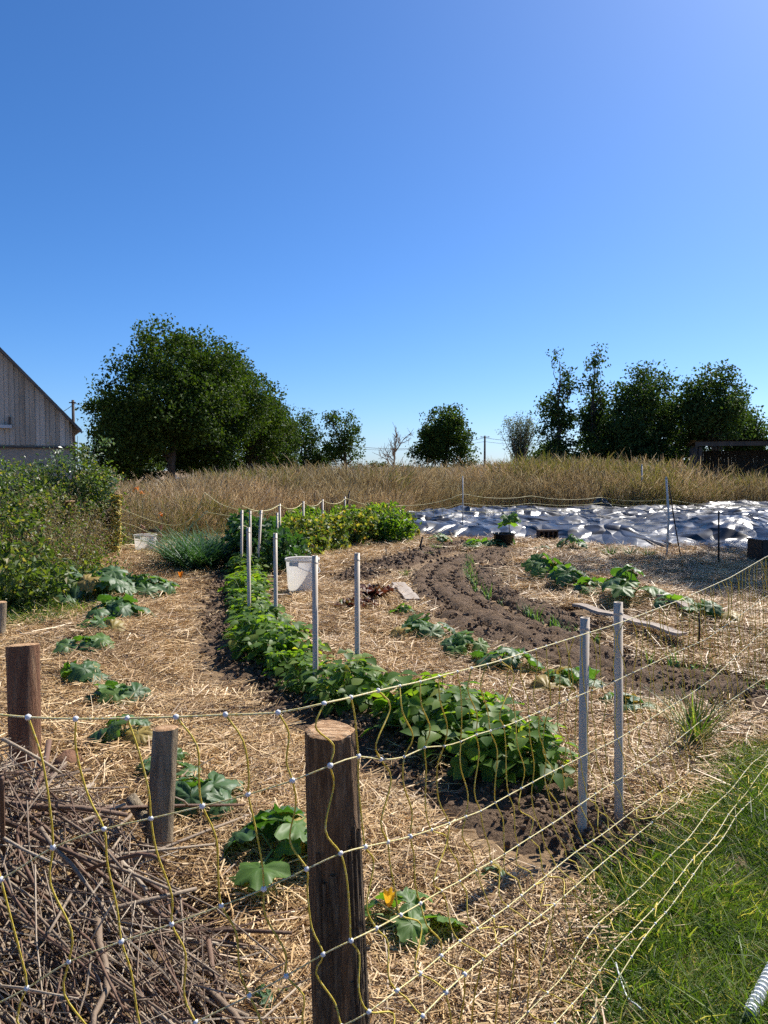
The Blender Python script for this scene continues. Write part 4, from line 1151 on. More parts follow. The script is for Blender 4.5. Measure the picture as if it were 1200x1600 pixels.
# ------------------------------------------------------------------ leaves
def squash_leaf(seed, R0=0.12, mat='squash_leaf', cup=0.25):
    r = np.random.default_rng(seed); n = 44
    V = [(0, 0, 0)]; F = []
    ph = r.uniform(0, 6.28)
    for ring, q in ((1, 0.3), (2, 0.6), (3, 0.85), (4, 1.0)):
        for k in range(n):
            th = -math.pi + 2 * math.pi * (k + 0.5) / n
            lob = 0.84 + 0.14 * math.cos(5 * th) + 0.05 * math.cos(10 * th + ph) + 0.045 * (k % 2) * (ring == 4) + 0.02 * r.normal() * (ring == 4)
            notch = 1 - 0.75 * math.exp(-((abs(th) - math.pi) / 0.32) ** 2)
            rad = R0 * q * (1 + (lob * notch - 1) * q ** 1.2)
            x, y_ = rad * math.cos(th) + R0 * 0.25 * 0, rad * math.sin(th)
            z = -cup * R0 * (q ** 2) * (0.7 + 0.3 * math.cos(th)) - 0.20 * R0 * q * (0.5 - abs(math.sin(2.5 * th))) + 0.055 * R0 * r.normal() * q + 0.05 * R0 * math.sin(3 * th + ph) * q
            V.append((x, y_, z))
    for k in range(n): F.append((0, 1 + k, 1 + (k + 1) % n)) if k != n - 1 else None
    for ring in range(3):
        for k in range(n - 1):
            a = 1 + ring * n + k; F.append((a, a + n, a + n + 1, a + 1))
    return MB().add(V, F).mesh('leaf', M[mat], True)
SQ = [squash_leaf(i, 0.12, 'squash_leaf', 0.25 + 0.12 * (i % 3)) for i in range(5)]
SQY = squash_leaf(60, 0.12, 'squash_yellow', 0.4)
SQL = [squash_leaf(20 + i, 0.12, 'squash_light', 0.25) for i in range(3)]

def squash(px, py, size, n, label, seed, light=0.25, spread=1.0, group='squash plants in the straw', rise=1.0, leafscale=1.0, flower=None, name='squash_plant', cat_='plant'):
    p = on_ground(px, py); r = np.random.default_rng(seed)
    t = thing(name, label, cat_, p, group=group)
    mb = MB()
    for k in range(n):
        a = k * 2.4 + r.uniform(-0.5, 0.5); f = (0.25 + 0.75 * (k / max(n - 1, 1))); q = size * f * spread * r.uniform(0.75, 1.1)
        z = size * rise * (0.62 - 0.35 * f) * r.uniform(0.75, 1.25) + 0.035
        e = Vector((q * math.cos(a), q * math.sin(a), z))
        me = SQL[r.integers(3)] if r.uniform() < light else SQ[r.integers(5)]
        if r.uniform() < 0.06: me = SQY
        s = size / 0.26 * r.uniform(0.75, 1.3) * leafscale
        link('leaf', me, t, e, (r.normal(0, 0.30), 0.25 + r.normal(0.15, 0.25), a + r.normal(0, 0.4)), s)
        mid = Vector((e.x * 0.45, e.y * 0.45, z * 0.9 + 0.01))
        mb.tube([(0, 0, 0), mid, e], [0.006 * size / 0.26, 0.005 * size / 0.26, 0.004 * size / 0.26], 5)
    mb.build('stems', M['stem'], t, True)
    if flower: flower(t, size)
    return t
def bloom(at_, mat='flower', s=1.0):
    def f(t, size):
        mb = MB(); V = []; n = 20
        for i, (rr, z) in enumerate([(0.004, 0), (0.012, 0.012), (0.016, 0.035), (0.022, 0.055)]):
            for k in range(n):
                w = 2 * math.pi * k / n; q = rr * (1 + (0.25 * math.cos(5 * w) if i > 1 else 0))
                V.append((q * math.cos(w) * s, q * math.sin(w) * s, (z + (0.008 * math.cos(5 * w) if i == 3 else 0)) * s))
        mb.add(V, [(i * n + k, i * n + (k + 1) % n, (i + 1) * n + (k + 1) % n, (i + 1) * n + k) for i in range(3) for k in range(n)])
        mb.build('flower', M[mat], t, True, at_)
    return f
GL = 'squash plants in the left straw row'
squash(112, 946, 0.42, 12, 'large squash plant nearest the weedy bank', 101, group=GL, leafscale=0.72, rise=1.2)
squash(165, 940, 0.42, 14, 'large squash plant in the middle of the big leafy patch', 102, group=GL, leafscale=0.72, rise=1.2)
squash(228, 934, 0.40, 12, 'large squash plant with an orange bloom at the path end', 103, 0.35, group=GL, leafscale=0.75, rise=1.1, flower=bloom((0.38, 0.1, 0.22), 'orange_flower', 1.2))
squash(176, 968, 0.28, 9, 'squash plant just below the big leafy patch', 104, group=GL)
squash(150, 994, 0.22, 7, 'small squash plant second below the big patch', 105, group=GL, rise=0.8)
squash(136, 1024, 0.21, 7, 'flat squash plant third below the big patch', 106, group=GL, rise=0.8)
squash(130, 1068, 0.19, 7, 'small squash plant fourth in the row, furthest left', 107, group=GL, rise=0.8)
squash(178, 1104, 0.20, 7, 'squash plant above the top net cord, right of the red post', 108, group=GL, rise=0.8)
squash(192, 1158, 0.17, 6, 'squash plant just under the top net cord', 109, group=GL, rise=0.9)
squash(262, 1213, 0.15, 6, 'squash plant half hidden behind the grey forked post', 110, group=GL, rise=0.8)
squash(320, 1268, 0.20, 7, 'squash plant right of the grey forked post', 111, group=GL, rise=0.8)
squash(440, 1350, 0.23, 8, 'squash plant with big silvery leaves left of the front post', 112, 0.3, group=GL, rise=0.9)
GMD = 'squash plants in the middle straw'
squash(655, 1000, 0.26, 9, 'squash plant with silvery drooping leaves nearest the lettuces', 113, group=GMD, rise=1.0)
squash(722, 1022, 0.22, 8, 'squash plant second from the lettuces along the soil bed', 114, group=GMD, light=0.5)
squash(790, 1048, 0.22, 7, 'broad leaved squash plant touching the top net cord', 115, group=GMD, leafscale=1.2)
squash(884, 1082, 0.24, 8, 'squash plant left of the front pair of metal posts', 116, group=GMD, light=0.6, rise=0.8)
squash(982, 1116, 0.17, 7, 'small squash plant right of the front pair of metal posts', 117, group=GMD, rise=0.8)
squash(628, 964, 0.14, 6, 'small yellow green plant behind the silvery squash', 118, 1.0, group=GMD)
squash(774, 1388, 0.07, 5, 'tiny seedling alone in the straw below the beans', 119, 0.6, group=GMD)
squash(625, 1470, 0.18, 6, 'squash plant with a yellow flower right of the front post', 120, 0.7, group=GMD, rise=1.0, leafscale=0.75, flower=bloom((-0.035, -0.03, 0.13), 'flower', 0.85))
squash(415, 1590, 0.06, 4, 'tiny seedling at the edge of the brush pile', 127, 0.3, group=GMD)
GRT = 'squash plants on the right mound'
squash(852, 900, 0.30, 9, 'bright squash plant at the top of the right mound', 121, 0.6, group=GRT)
squash(888, 915, 0.30, 9, 'squash plant second down the right mound', 122, 0.4, group=GRT)
squash(925, 930, 0.24, 8, 'squash plant at the hollow of the right mound', 123, 0.5, group=GRT)
squash(982, 938, 0.30, 8, 'upright leafy squash plant at the end of the right mound', 124, 0.5, group=GRT, rise=1.5)
squash(1045, 955, 0.22, 6, 'squash plant at the edge of the shade on the right', 125, 0.5, group=GRT)
squash(1100, 968, 0.22, 6, 'squash plant deepest in the shade on the right', 126, 0.5, group=GRT)
squash(895, 862, 0.26, 7, 'dark small plant before the black sheet right of the block', 128, 0.0, group=GRT, rise=1.6)
squash(848, 868, 0.2, 6, 'green plant in the straw just below the hollow block', 129, 0.7, group=GRT)
squash(745, 858, 0.34, 8, 'leafy plant at the far tip of the curved bed', 130, 0.6, group=GRT, rise=0.6)
squash(690, 850, 0.26, 7, 'plant beside the thick dark peg at the far bed', 131, 0.5, group=GRT, rise=1.0)
squash(770, 858, 0.3, 7, 'low leafy plant left of the black pot', 132, 0.3, group=GRT, rise=0.8)

# potted seedling
p = on_ground(787, 858)
pt = thing('plant_pot', 'black plastic pot before the black sheet', 'pot', p)
MB().lathe([(0.001, 0.005), (0.15, 0.005), (0.2, 0.28), (0.215, 0.28), (0.215, 0.31), (0.195, 0.31), (0.19, 0.27), (0.001, 0.25)], 24).build('body', M['black_plastic'], pt, True)
MB().lathe([(0.19, 0.268), (0.001, 0.275)], 24).build('soil_top', M['soil'], pt)
p = on_ground(795, 857)
sd = thing('tall_seedling', 'tall thin seedling with yellow green leaves by the black pot', 'plant', p)
topz = hz(818, p.y) - p.z
MB().tube([(0, 0, 0), (0.01, 0, topz * 0.6), (0, 0, topz)], [0.012, 0.011, 0.008], 6).build('stem', M['dry_stem'], sd)
for k in range(8):
    a = k * 2.4; z = topz - 0.02 + 0.05 * rng.normal()
    link('leaf', SQL[k % 3], sd, (0.13 * math.cos(a), 0.13 * math.sin(a), z + 0.08), (rng.normal(0, 0.3), 0.5, a), 1.15)
link('leaf', SQL[0], sd, (0.08, -0.05, topz * 0.42), (0.2, 1.1, 0.2), 1.2)

# red lettuces
def lettuce(px, py, size, n, label, seed, mat='red_leaf'):
    p = on_ground(px, py); r = np.random.default_rng(seed)
    t = thing('red_lettuce', label, 'lettuce', p, group='red lettuces')
    for k in range(n):
        a = k * 2.4; f = k / n; L = size * (0.6 + 0.45 * f); el = 1.45 - 1.0 * f
        V = []; F = []
        for i in range(5):
            s = i / 4; c = Vector((L * s * math.cos(el) , 0, L * s * math.sin(el) - L * 0.18 * s * s))
            w = L * 0.30 * math.sin(math.pi * min(0.15 + s * 0.8, 0.95))
            for j in range(5):
                u = j / 4 * 2 - 1; V.append((c.x, u * w, c.z + abs(u) * w * 0.3 + 0.085 * L * r.normal() * (s > 0.3)))
        F = [(i * 5 + j, i * 5 + j + 1, i * 5 + j + 6, i * 5 + j + 5) for i in range(4) for j in range(4)]
        MB().add(V, F).build('leaf', M[mat], t, True).rotation_euler = (0, 0, a + r.normal(0, 0.2))
lettuce(588, 938, 0.30, 26, 'larger red brown lettuce by the weathered board', 1)
lettuce(572, 952, 0.2, 20, 'small red lettuce left of the larger one', 2)
lettuce(548, 955, 0.22, 20, 'dark red lettuce furthest left near the metal post', 3)

# ------------------------------------------------------------------ bush beans: each leaf has three leaflets
def bean_leaf(seed, L=0.078, mat='bean_leaf'):
    r = np.random.default_rng(seed); mb = MB()
    for a, s in ((0, 1.0), (1.35, 0.85), (-1.35, 0.85)):
        off = Vector((0.035 if a == 0 else 0.0, 0, 0)); m = Matrix.Rotation(a + r.normal(0, 0.12), 3, 'Z')
        l = L * s; w = l * 0.42; V = []
        dr = r.uniform(0.1, 0.35)
        for f, ww in ((0, 0.12), (0.22, 0.9), (0.45, 1.0), (0.75, 0.55), (1.0, 0.0)):
            for u in (-1, 0, 1):
                V.append(m @ Vector((l * f, u * w * ww, abs(u) * w * ww * 0.35 - dr * l * f * f)) + m @ off)
        mb.add(V, [(i * 3 + j, i * 3 + j + 3, i * 3 + j + 4, i * 3 + j + 1) for i in range(4) for j in range(2)])
    return mb.mesh('leaf', M[mat], True)
BL = [bean_leaf(i) for i in range(6)]
def bean_proto(seed, n=32, h=0.36, rad=0.2):
    r = np.random.default_rng(seed)
    t = thing('bush_bean', 'x', 'plant')
    mb = MB()
    for k in range(n):
        a = r.uniform(0, 6.283); q = rad * math.sqrt(r.uniform(0.02, 1)); z = h * r.uniform(0.28, 1.0) * (1 - 0.4 * (q / rad) ** 2)
        e = Vector((q * math.cos(a), q * math.sin(a), z))
        link('leaf', BL[r.integers(6)], t, e, (r.normal(0, 0.3), r.normal(0.35, 0.35), a + r.normal(0, 0.6)), r.uniform(0.75, 1.25))
        mb.tube([(r.normal(0, 0.012), r.normal(0, 0.012), 0), (e.x * 0.35, e.y * 0.35, z * 0.6), e], [0.004, 0.003, 0.002], 4)
    mb.build('stems', M['stem'], t)
    kids(t); return t
BP = [bean_proto(i) for i in range(4)]
bl = catmull(BEAN_LINE, 0.02)
s = np.concatenate([[0], np.cumsum(np.linalg.norm(np.diff(bl, axis=0), axis=1))])
q = 0.1; k = 0; used = set()
while q < s[-1] - 0.42:
    x = np.interp(q, s, bl[:, 0]); y = np.interp(q, s, bl[:, 1])
    t_ = np.array([np.interp(q + 0.05, s, bl[:, 0]) - x, np.interp(q + 0.05, s, bl[:, 1]) - y]); t_ /= np.linalg.norm(t_); nn = np.array([-t_[1], t_[0]])
    for sd_ in ((-1, 1, 2.2) if y < 4.65 else (-1, 1)):
        if y > 4.65 and rng.uniform() < 0.14: k += 1; continue
        v = k % 4
        o = BP[v] if v not in used else copy_tree(BP[v]); used.add(v)
        w = sd_ * rng.uniform(0.01, 0.10)
        xx, yy = x + nn[0] * w, y + nn[1] * w
        near = y < 4.65
        o.location = (xx, yy, gz(xx, yy) + 0.02); o.rotation_euler = (0, 0, rng.uniform(0, 6.28))
        sc_ = rng.choice([0.62, 0.85, 1.0, 1.15, 1.25]) * rng.uniform(0.9, 1.08) * (0.98 if near else 0.92); o.scale = (sc_, sc_, sc_ * 0.86)
        if near:
            tag(o, 'bush bean plant in the near row behind the net, left of the front metal posts', 'plant', 'near bush beans')
        else:
            tag(o, 'bush bean plant in the leafy row leading back past the white bucket', 'plant', 'far bush beans')
        k += 1
    q += 0.245
    if abs(y - 4.75) < 0.12: q += 0.15

# far bean hedge, yellowing
def bean_hedge(px, d, h, r_, mat, label, group, seed, leaf=0.085, n=34, per=24):
    b = at(px, d); r = np.random.default_rng(seed)
    t = thing('climbing_bean', label, 'plant', b, group=group)
    C = []; mb = MB()
    for k in range(n):
        a = r.uniform(0, 6.283); q = r_ * math.sqrt(r.uniform(0, 1)); z = h * r.uniform(0.1, 1.0) * (1 - 0.3 * (q / r_) ** 2)
        C.append(np.array([q * math.cos(a), q * math.sin(a), z]) + r.normal(0, 0.06, (r.poisson(per), 3)))
        if k % 3 == 0: mb.tube([(q * 0.4 * math.cos(a), q * 0.4 * math.sin(a), 0), (q * math.cos(a), q * math.sin(a), z)], [0.008, 0.004], 4)
    C = np.concatenate(C); C[:, 2] = np.abs(C[:, 2]) + 0.03
    V, F = leafcloud(C, leaf, r, 0.5, 0.8); link('foliage', np_mesh('foliage', V, F, M[mat]), t); mb.build('stems', M['stem'], t)
for k, px in enumerate(np.linspace(452, 612, 10)):
    bean_hedge(px + rng.normal(0, 3), np.interp(px, [452, 612], [13.2, 16.6]) + rng.normal(0, 0.15), rng.uniform(0.55, 0.7), 0.42, 'bean_yellow', 'yellowing bean plant in the front line of the far hedge', 'yellowing far beans', 150 + k)
for k, px in enumerate(np.linspace(455, 605, 7)):
    bean_hedge(px + rng.normal(0, 3), np.interp(px, [455, 605], [16.0, 18.4]) + rng.normal(0, 0.2), rng.uniform(0.6, 0.75), 0.45, 'bean_leaf', 'green bean plant in the rear line of the far hedge', 'green far beans', 170 + k)
bean_hedge(617, 15.6, 0.62, 0.36, 'bean_leaf', 'dark green bean plant at the right end of the far hedge', None, 185, n=46)
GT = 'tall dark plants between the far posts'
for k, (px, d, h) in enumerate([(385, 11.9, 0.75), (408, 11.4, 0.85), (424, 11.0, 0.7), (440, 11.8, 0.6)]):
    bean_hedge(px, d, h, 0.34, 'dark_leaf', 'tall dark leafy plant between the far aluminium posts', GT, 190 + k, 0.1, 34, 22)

# leeks: strap leaves
def strap_plant(px, d, h, n, w, mat, label, group, seed, name='leek', bendy=0.55, spread=0.35, cat_='plant'):
    b = at(px, d); r = np.random.default_rng(seed)
    t = thing(name, label, cat_, b, group=group)
    a = r.uniform(0, 6.283, n)
    base = np.stack([r.normal(0, 0.02, n), r.normal(0, 0.02, n), np.zeros(n)], 1)
    dirs = unit(np.stack([np.cos(a) * spread, np.sin(a) * spread, np.ones(n)], 1))
    bend = np.stack([np.cos(a) * bendy, np.sin(a) * bendy, -np.abs(r.normal(0.35, 0.2, n))], 1) * r.uniform(0.3, 1.2, n)[:, None]
    side = unit(np.cross(dirs, np.array([0, 0, 1.0])))
    V, F = blades(base, dirs, bend, r.uniform(0.7, 1.25, n) * h, r.uniform(0.7, 1.2, n) * w, 5, 0.9, roll=side, r=r)
    link('blades', np_mesh('blades', V, F, M[mat], True), t)
    MB().tube([(0, 0, -0.01), (0, 0, h * 0.3)], [0.02, 0.014], 8).build('shank', M['stem'], t, True)
for k in range(34):
    px = rng.uniform(262, 368); d = 11.9 + rng.uniform(-0.9, 1.3)
    strap_plant(px, d, rng.uniform(0.5, 0.75), 30, 0.03, 'leek_leaf', 'blue green leek in the dense patch right of the small bucket', 'leek patch', 210 + k, bendy=0.95, spread=0.5)
# onion row in the furrow
on = catmull(gp((738, 878), (733, 895), (738, 915), (752, 932), (790, 952), (850, 980), (905, 1002), (1000, 1030), (1100, 1058), (1200, 1082)), 0.11)
for k, c in enumerate(on):
    if rng.uniform() < 0.25: continue
    px = 600 + FPX * c[0] / c[1]
    strap_plant(px + rng.normal(0, 3), c[1] + rng.normal(0, 0.05), rng.uniform(0.12, 0.24), 6, 0.009, 'onion_leaf', 'thin onion plant in the row along the curved soil furrow', 'onion row', 400 + k, 'onion', 0.3, 0.22)
# grass clump by the right fence
strap_plant(1095, G(0, 1172).y, 0.36, 110, 0.010, 'green_grass', 'tall green grass clump beyond the net on the right', None, 640, 'grass_clump', 0.45, 0.35)
strap_plant(1075, G(0, 1185).y, 0.26, 40, 0.008, 'dry_grass', 'half dry grass tuft left of the tall green clump', None, 641, 'grass_clump', 0.5, 0.4)
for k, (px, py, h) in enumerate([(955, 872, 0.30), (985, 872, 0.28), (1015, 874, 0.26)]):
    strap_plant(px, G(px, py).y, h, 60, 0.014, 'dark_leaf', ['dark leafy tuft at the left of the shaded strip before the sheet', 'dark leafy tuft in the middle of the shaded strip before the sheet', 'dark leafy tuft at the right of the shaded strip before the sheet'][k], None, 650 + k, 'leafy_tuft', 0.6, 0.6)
# small weeds dotted over beds
for k, (px, py, h) in enumerate([(632, 900, 0.12), (668, 868, 0.14), (682, 860, 0.2), (788, 902, 0.12), (772, 925, 0.1), (815, 912, 0.1), (700, 905, 0.07)]):
    strap_plant(px, G(px, py).y, h, 26, 0.02, 'shrub_a', ['small weed on the straw path between the far soil beds', 'low weed by the peg on the far soil bed', 'bushy weed at the tip of the far soil bed', 'low weed inside the curve of the soil ridge',
                'flat weed by the onion furrow bend', 'tiny weed at the foot of the right mound', 'tiny weed on the big curved bed'][k], None, 670 + k, 'weed', 0.7, 0.8)

# ------------------------------------------------------------------ buckets
def bucket(px, py, r_, h, label, seed, tilt=0.0):
    p = on_ground(px, py); p.y += r_
    t = thing('bucket', label, 'bucket', p, rz=0.4)
    b = r_ * 0.86
    MB().lathe([(0.001, 0.004), (b * 0.97, 0.004), (b, 0.012), (r_ * 0.985, h * 0.93)], 48).build('body', M['bucket'], t, True)
    MB().lathe([(r_ * 0.97, h * 0.985), (r_ * 1.045, h), (r_ * 1.06, h * 0.985), (r_ * 1.05, h * 0.93), (r_ * 1.02, h * 0.925), (r_ * 1.0, h * 0.93), (r_ * 0.97, h * 0.985)], 48).build('rim', M['bucket'], t, True)
    for a in (-2.35, 0.79):
        mb = MB(); V = []
        for i, z in enumerate((h * 0.83, h * 0.925)):
            for k in range(7):
                w = a + (k / 6 - 0.5) * 0.55; rr = r_ * (1.02 if i == 0 else 1.03)
                V += [(rr * math.cos(w), rr * math.sin(w), z), ((rr + 0.02) * math.cos(w), (rr + 0.02) * math.sin(w), z)]
        F = []
        for k in range(6):
            F += [(2 * k + 1, 2 * k + 3, 14 + 2 * k + 3, 14 + 2 * k + 1), (2 * k, 2 * k + 1, 14 + 2 * k + 1, 14 + 2 * k)[::-1] if k == 0 else (2 * k, 2 * k + 2, 2 * k + 3, 2 * k + 1), (14 + 2 * k, 14 + 2 * k + 1, 14 + 2 * k + 3, 14 + 2 * k + 2)]
        mb.add(V, F).build('lug', M['bucket_grey'], t)
    a0 = -2.35
    P = [Vector((r_ * 1.06 * math.cos(a0 + math.pi * k / 16), r_ * 1.06 * math.sin(a0 + math.pi * k / 16), h * 0.87 - 0.55 * r_ * math.sin(math.pi * k / 16))) for k in range(17)]
    MB().tube(P, 0.0035, 6).build('wire_handle', M['bucket_grey'], t, True)
    return t
bucket(470, 934, 0.2, 0.45, 'large translucent white bucket behind the metal posts', 1)
sb = bucket(222, 866, 0.2, 0.34, 'small white bucket at the path end beside the yellow netting', 2)
p = D(237, 836, 14.9); p.z = gz(p.x, p.y)
cr = thing('broken_crate', 'broken reddish crate with pointed slats behind the small bucket', 'crate', p, 0.1)
for s in (-1, 1):
    MB().add([(s * 0.1, 0, 0.0), (s * 0.17, 0, 0.0), (s * 0.20, 0, 0.45), (s * 0.13, 0, 0.40), (s * 0.1, 0.02, 0.0), (s * 0.17, 0.02, 0.0), (s * 0.20, 0.02, 0.45), (s * 0.13, 0.02, 0.40)],
             [(0, 1, 2, 3), (5, 4, 7, 6), (0, 4, 5, 1), (1, 5, 6, 2), (2, 6, 7, 3), (3, 7, 4, 0)]).build('slat', M['terracotta'], cr)
MB().box((0, 0.01, 0.33), (0.3, 0.03, 0.06)).build('slat', M['brick'], cr)
MB().box((0, 0.01, 0.2), (0.3, 0.03, 0.06)).build('slat', M['terracotta'], cr)

# ------------------------------------------------------------------ boards
def board(a, b_, w, label, thick=0.025):
    A = on_ground(*a); B = on_ground(*b_); m = (A + B) / 2; L = (B - A).length
    n = 14; mb = MB(); V = []
    for i in range(n + 1):
        f = i / n - 0.5; wz = 0.008 * math.sin(i * 1.3)
        for dy, dz in ((-w / 2, 0), (w / 2, 0), (w / 2, thick), (-w / 2, thick)):
            V.append((f * L, dy + rng.normal(0, 0.002), dz + wz))
    F = [(i * 4 + k, i * 4 + (k + 1) % 4, i * 4 + 4 + (k + 1) % 4, i * 4 + 4 + k) for i in range(n) for k in range(4)] + [(3, 2, 1, 0), (n * 4, n * 4 + 1, n * 4 + 2, n * 4 + 3)]
    o = mb.add(V, F).build('board', M['board']); o.location = m + Vector((0, 0, 0.075)); d = B - A
    o.rotation_euler = (0, -math.atan2(d.z, d.xy.length), math.atan2(d.y, d.x))
    return tag(o, label, 'board')
board((622, 922), (645, 949), 0.16, 'short weathered board lying beside the red lettuce')
board((900, 966), (1066, 1016), 0.10, 'long narrow board edging the trench on the right').location.z += 0.05
board((1010, 935), (1080, 965), 0.07, 'thin plank half buried in the straw on the right')

# ------------------------------------------------------------------ white corrugated hose in the lower right corner
A = Vector((1.02, 2.03, 0.03)); B = Vector((1.50, 2.62, 0.05))
A = on_ground(1172, 1612); B = on_ground(1235, 1490)
A.z += 0.045; B.z += 0.06
hs = thing('corrugated_hose', 'white ribbed hose end lying at the lower right corner', 'hose', A)
mb = MB(); n = 90; P = []; rr = []
for i in range(n + 1):
    f = i / n; P.append((B - A) * f + Vector((0, 0, 0.01))); rr.append(0.0145 + 0.0035 * (1 if (i // 2) % 2 else -1))
mb.tube(P, rr, 16); mb.build('ribbed_tube', M['hose'], hs)
mb = MB(); mb.tube([P[0] - (B - A) * 0.02, P[0] + (B - A) * 0.005], [0.0155, 0.017], 16); mb.build('end_ring', M['hose'], hs)
# loose pale string in the grass
sp = catmull([tuple(on_ground(*q)) for q in ((962, 1530), (965, 1548), (975, 1570), (985, 1590), (1003, 1612))], 0.02)
mb = MB(); mb.tube([(q[0], q[1], q[2] + 0.05 + 0.01 * math.sin(i)) for i, q in enumerate(sp)], 0.0022, 6)
tag(mb.build('loose_string', M['hose'], None, True), 'loose white string curling in the lawn', 'string')

# ------------------------------------------------------------------ brush pile
PILE = [G(-330, 1420), G(40, 1330), G(150, 1420), G(300, 1600)]
def pile_h(x, y):
    h = 0.0
    for (cx, cy, rx, ry, hh) in ((-1.7, 2.4, 0.95, 0.8, 0.56), (-1.02, 1.98, 0.66, 0.48, 0.29), (-0.85, 1.8, 0.5, 0.3, 0.22)):
        h = max(h, hh * max(0.0, 1 - ((x - cx) / rx) ** 2 - ((y - cy) / ry) ** 2) ** 0.6)
    return h
bpile = thing('brush_pile', 'tangled heap of cut bare branches behind the net at lower left', 'brush pile', (-1.2, 2.2, 0.0))
O = np.array([-1.2, 2.2, 0.0])
def make_branch(r, L, rad, segs, sides):
    while True:
        x, y = r.uniform(-2.2, -0.32), r.uniform(1.55, 3.15)
        if pile_h(x, y) > 0.02: break
    ph = pile_h(x, y)
    a = r.normal(-0.85, 0.45) if r.uniform() < 0.68 else r.uniform(0, 6.28)     # mostly running down to the right
    d = np.array([math.cos(a), math.sin(a), 0.0]); P = []
    lift = r.uniform(0.1, 1.0) ** 0.5
    cur = r.normal(0, 0.16); kx = r.normal(0, 0.02)
    for i in range(segs + 1):
        f = i / segs - 0.5
        p = np.array([x, y, 0.0]) + d * L * f + np.array([-d[1], d[0], 0]) * cur * L * f * f + r.normal(0, 0.006, 3)
        p[2] = r.normal(0, 0.004) + rad
        P.append(p)
    P = np.array(P)
    za, zb = pile_h(P[0][0], P[0][1]), pile_h(P[-1][0], P[-1][1])
    f = np.linspace(0, 1, len(P))
    P[:, 2] += 0.015 + lift * (0.45 * ph + 0.55 * (za * (1 - f) + zb * f)) + np.linspace(-1, 1, len(P)) * r.normal(0, 0.05)
    P[:, 2] = np.maximum(P[:, 2], rad)
    return P - O
r = np.random.default_rng(77)
for k in range(290):
    L = r.uniform(0.4, 1.25); rad = 0.0034 + 0.0085 * r.uniform(0, 1) ** 2.2 + 0.0014 * L
    if k < 5: rad = r.uniform(0.013, 0.019); L = r.uniform(0.5, 0.9)
    P = make_branch(r, L, rad, 5, 6)
    mb = MB(); mb.tube(P, [rad * (1.0 - 0.10 * i) for i in range(6)], 6)
    if L > 0.6 and rad < 0.012:
        q = P[r.integers(2, 5)]; e = unit(np.array([r.normal(0.3, 0.5), r.normal(-0.3, 0.5), r.uniform(0.0, 0.35)])) * r.uniform(0.1, 0.25)
        mb.tube([q, q + e * 0.5 + r.normal(0, 0.008, 3), q + e], [rad * 0.5, rad * 0.4, rad * 0.25], 5)
    mb.build('branch', M['branch'], bpile, True)
mb = MB()
for k in range(1700):
    L = r.uniform(0.12, 0.6); rad = r.uniform(0.0012, 0.0034)
    mb.tube(make_branch(r, L, rad, 3, 4), [rad, rad * 0.9, rad * 0.8, rad * 0.6], 4, False)
o = mb.build('twigs', M['branch'], bpile, False); o['kind'] = 'stuff'
# one pale upright stick and a bare forked twig leaning out of the heap
for pts, rad in (([(2, 1215), (4, 1290), (8, 1400)], 0.008), ([(60, 1395), (30, 1330), (28, 1290)], 0.006), ([(5, 1155), (60, 1185), (95, 1208)], 0.006), ([(255, 1345), (215, 1335), (120, 1365), (40, 1400)], 0.007)):
    P = [np.array(D(a, b_, 2.1 + 0.1 * i)) - O for i, (a, b_) in enumerate(pts)]
    P = catmull(P, 0.08)
    MB().tube(P, [rad * (1 - 0.3 * i / len(P)) for i in range(len(P))], 6).build('branch', M['branch'], bpile, True)
# dark soil under the heap is the ground itself

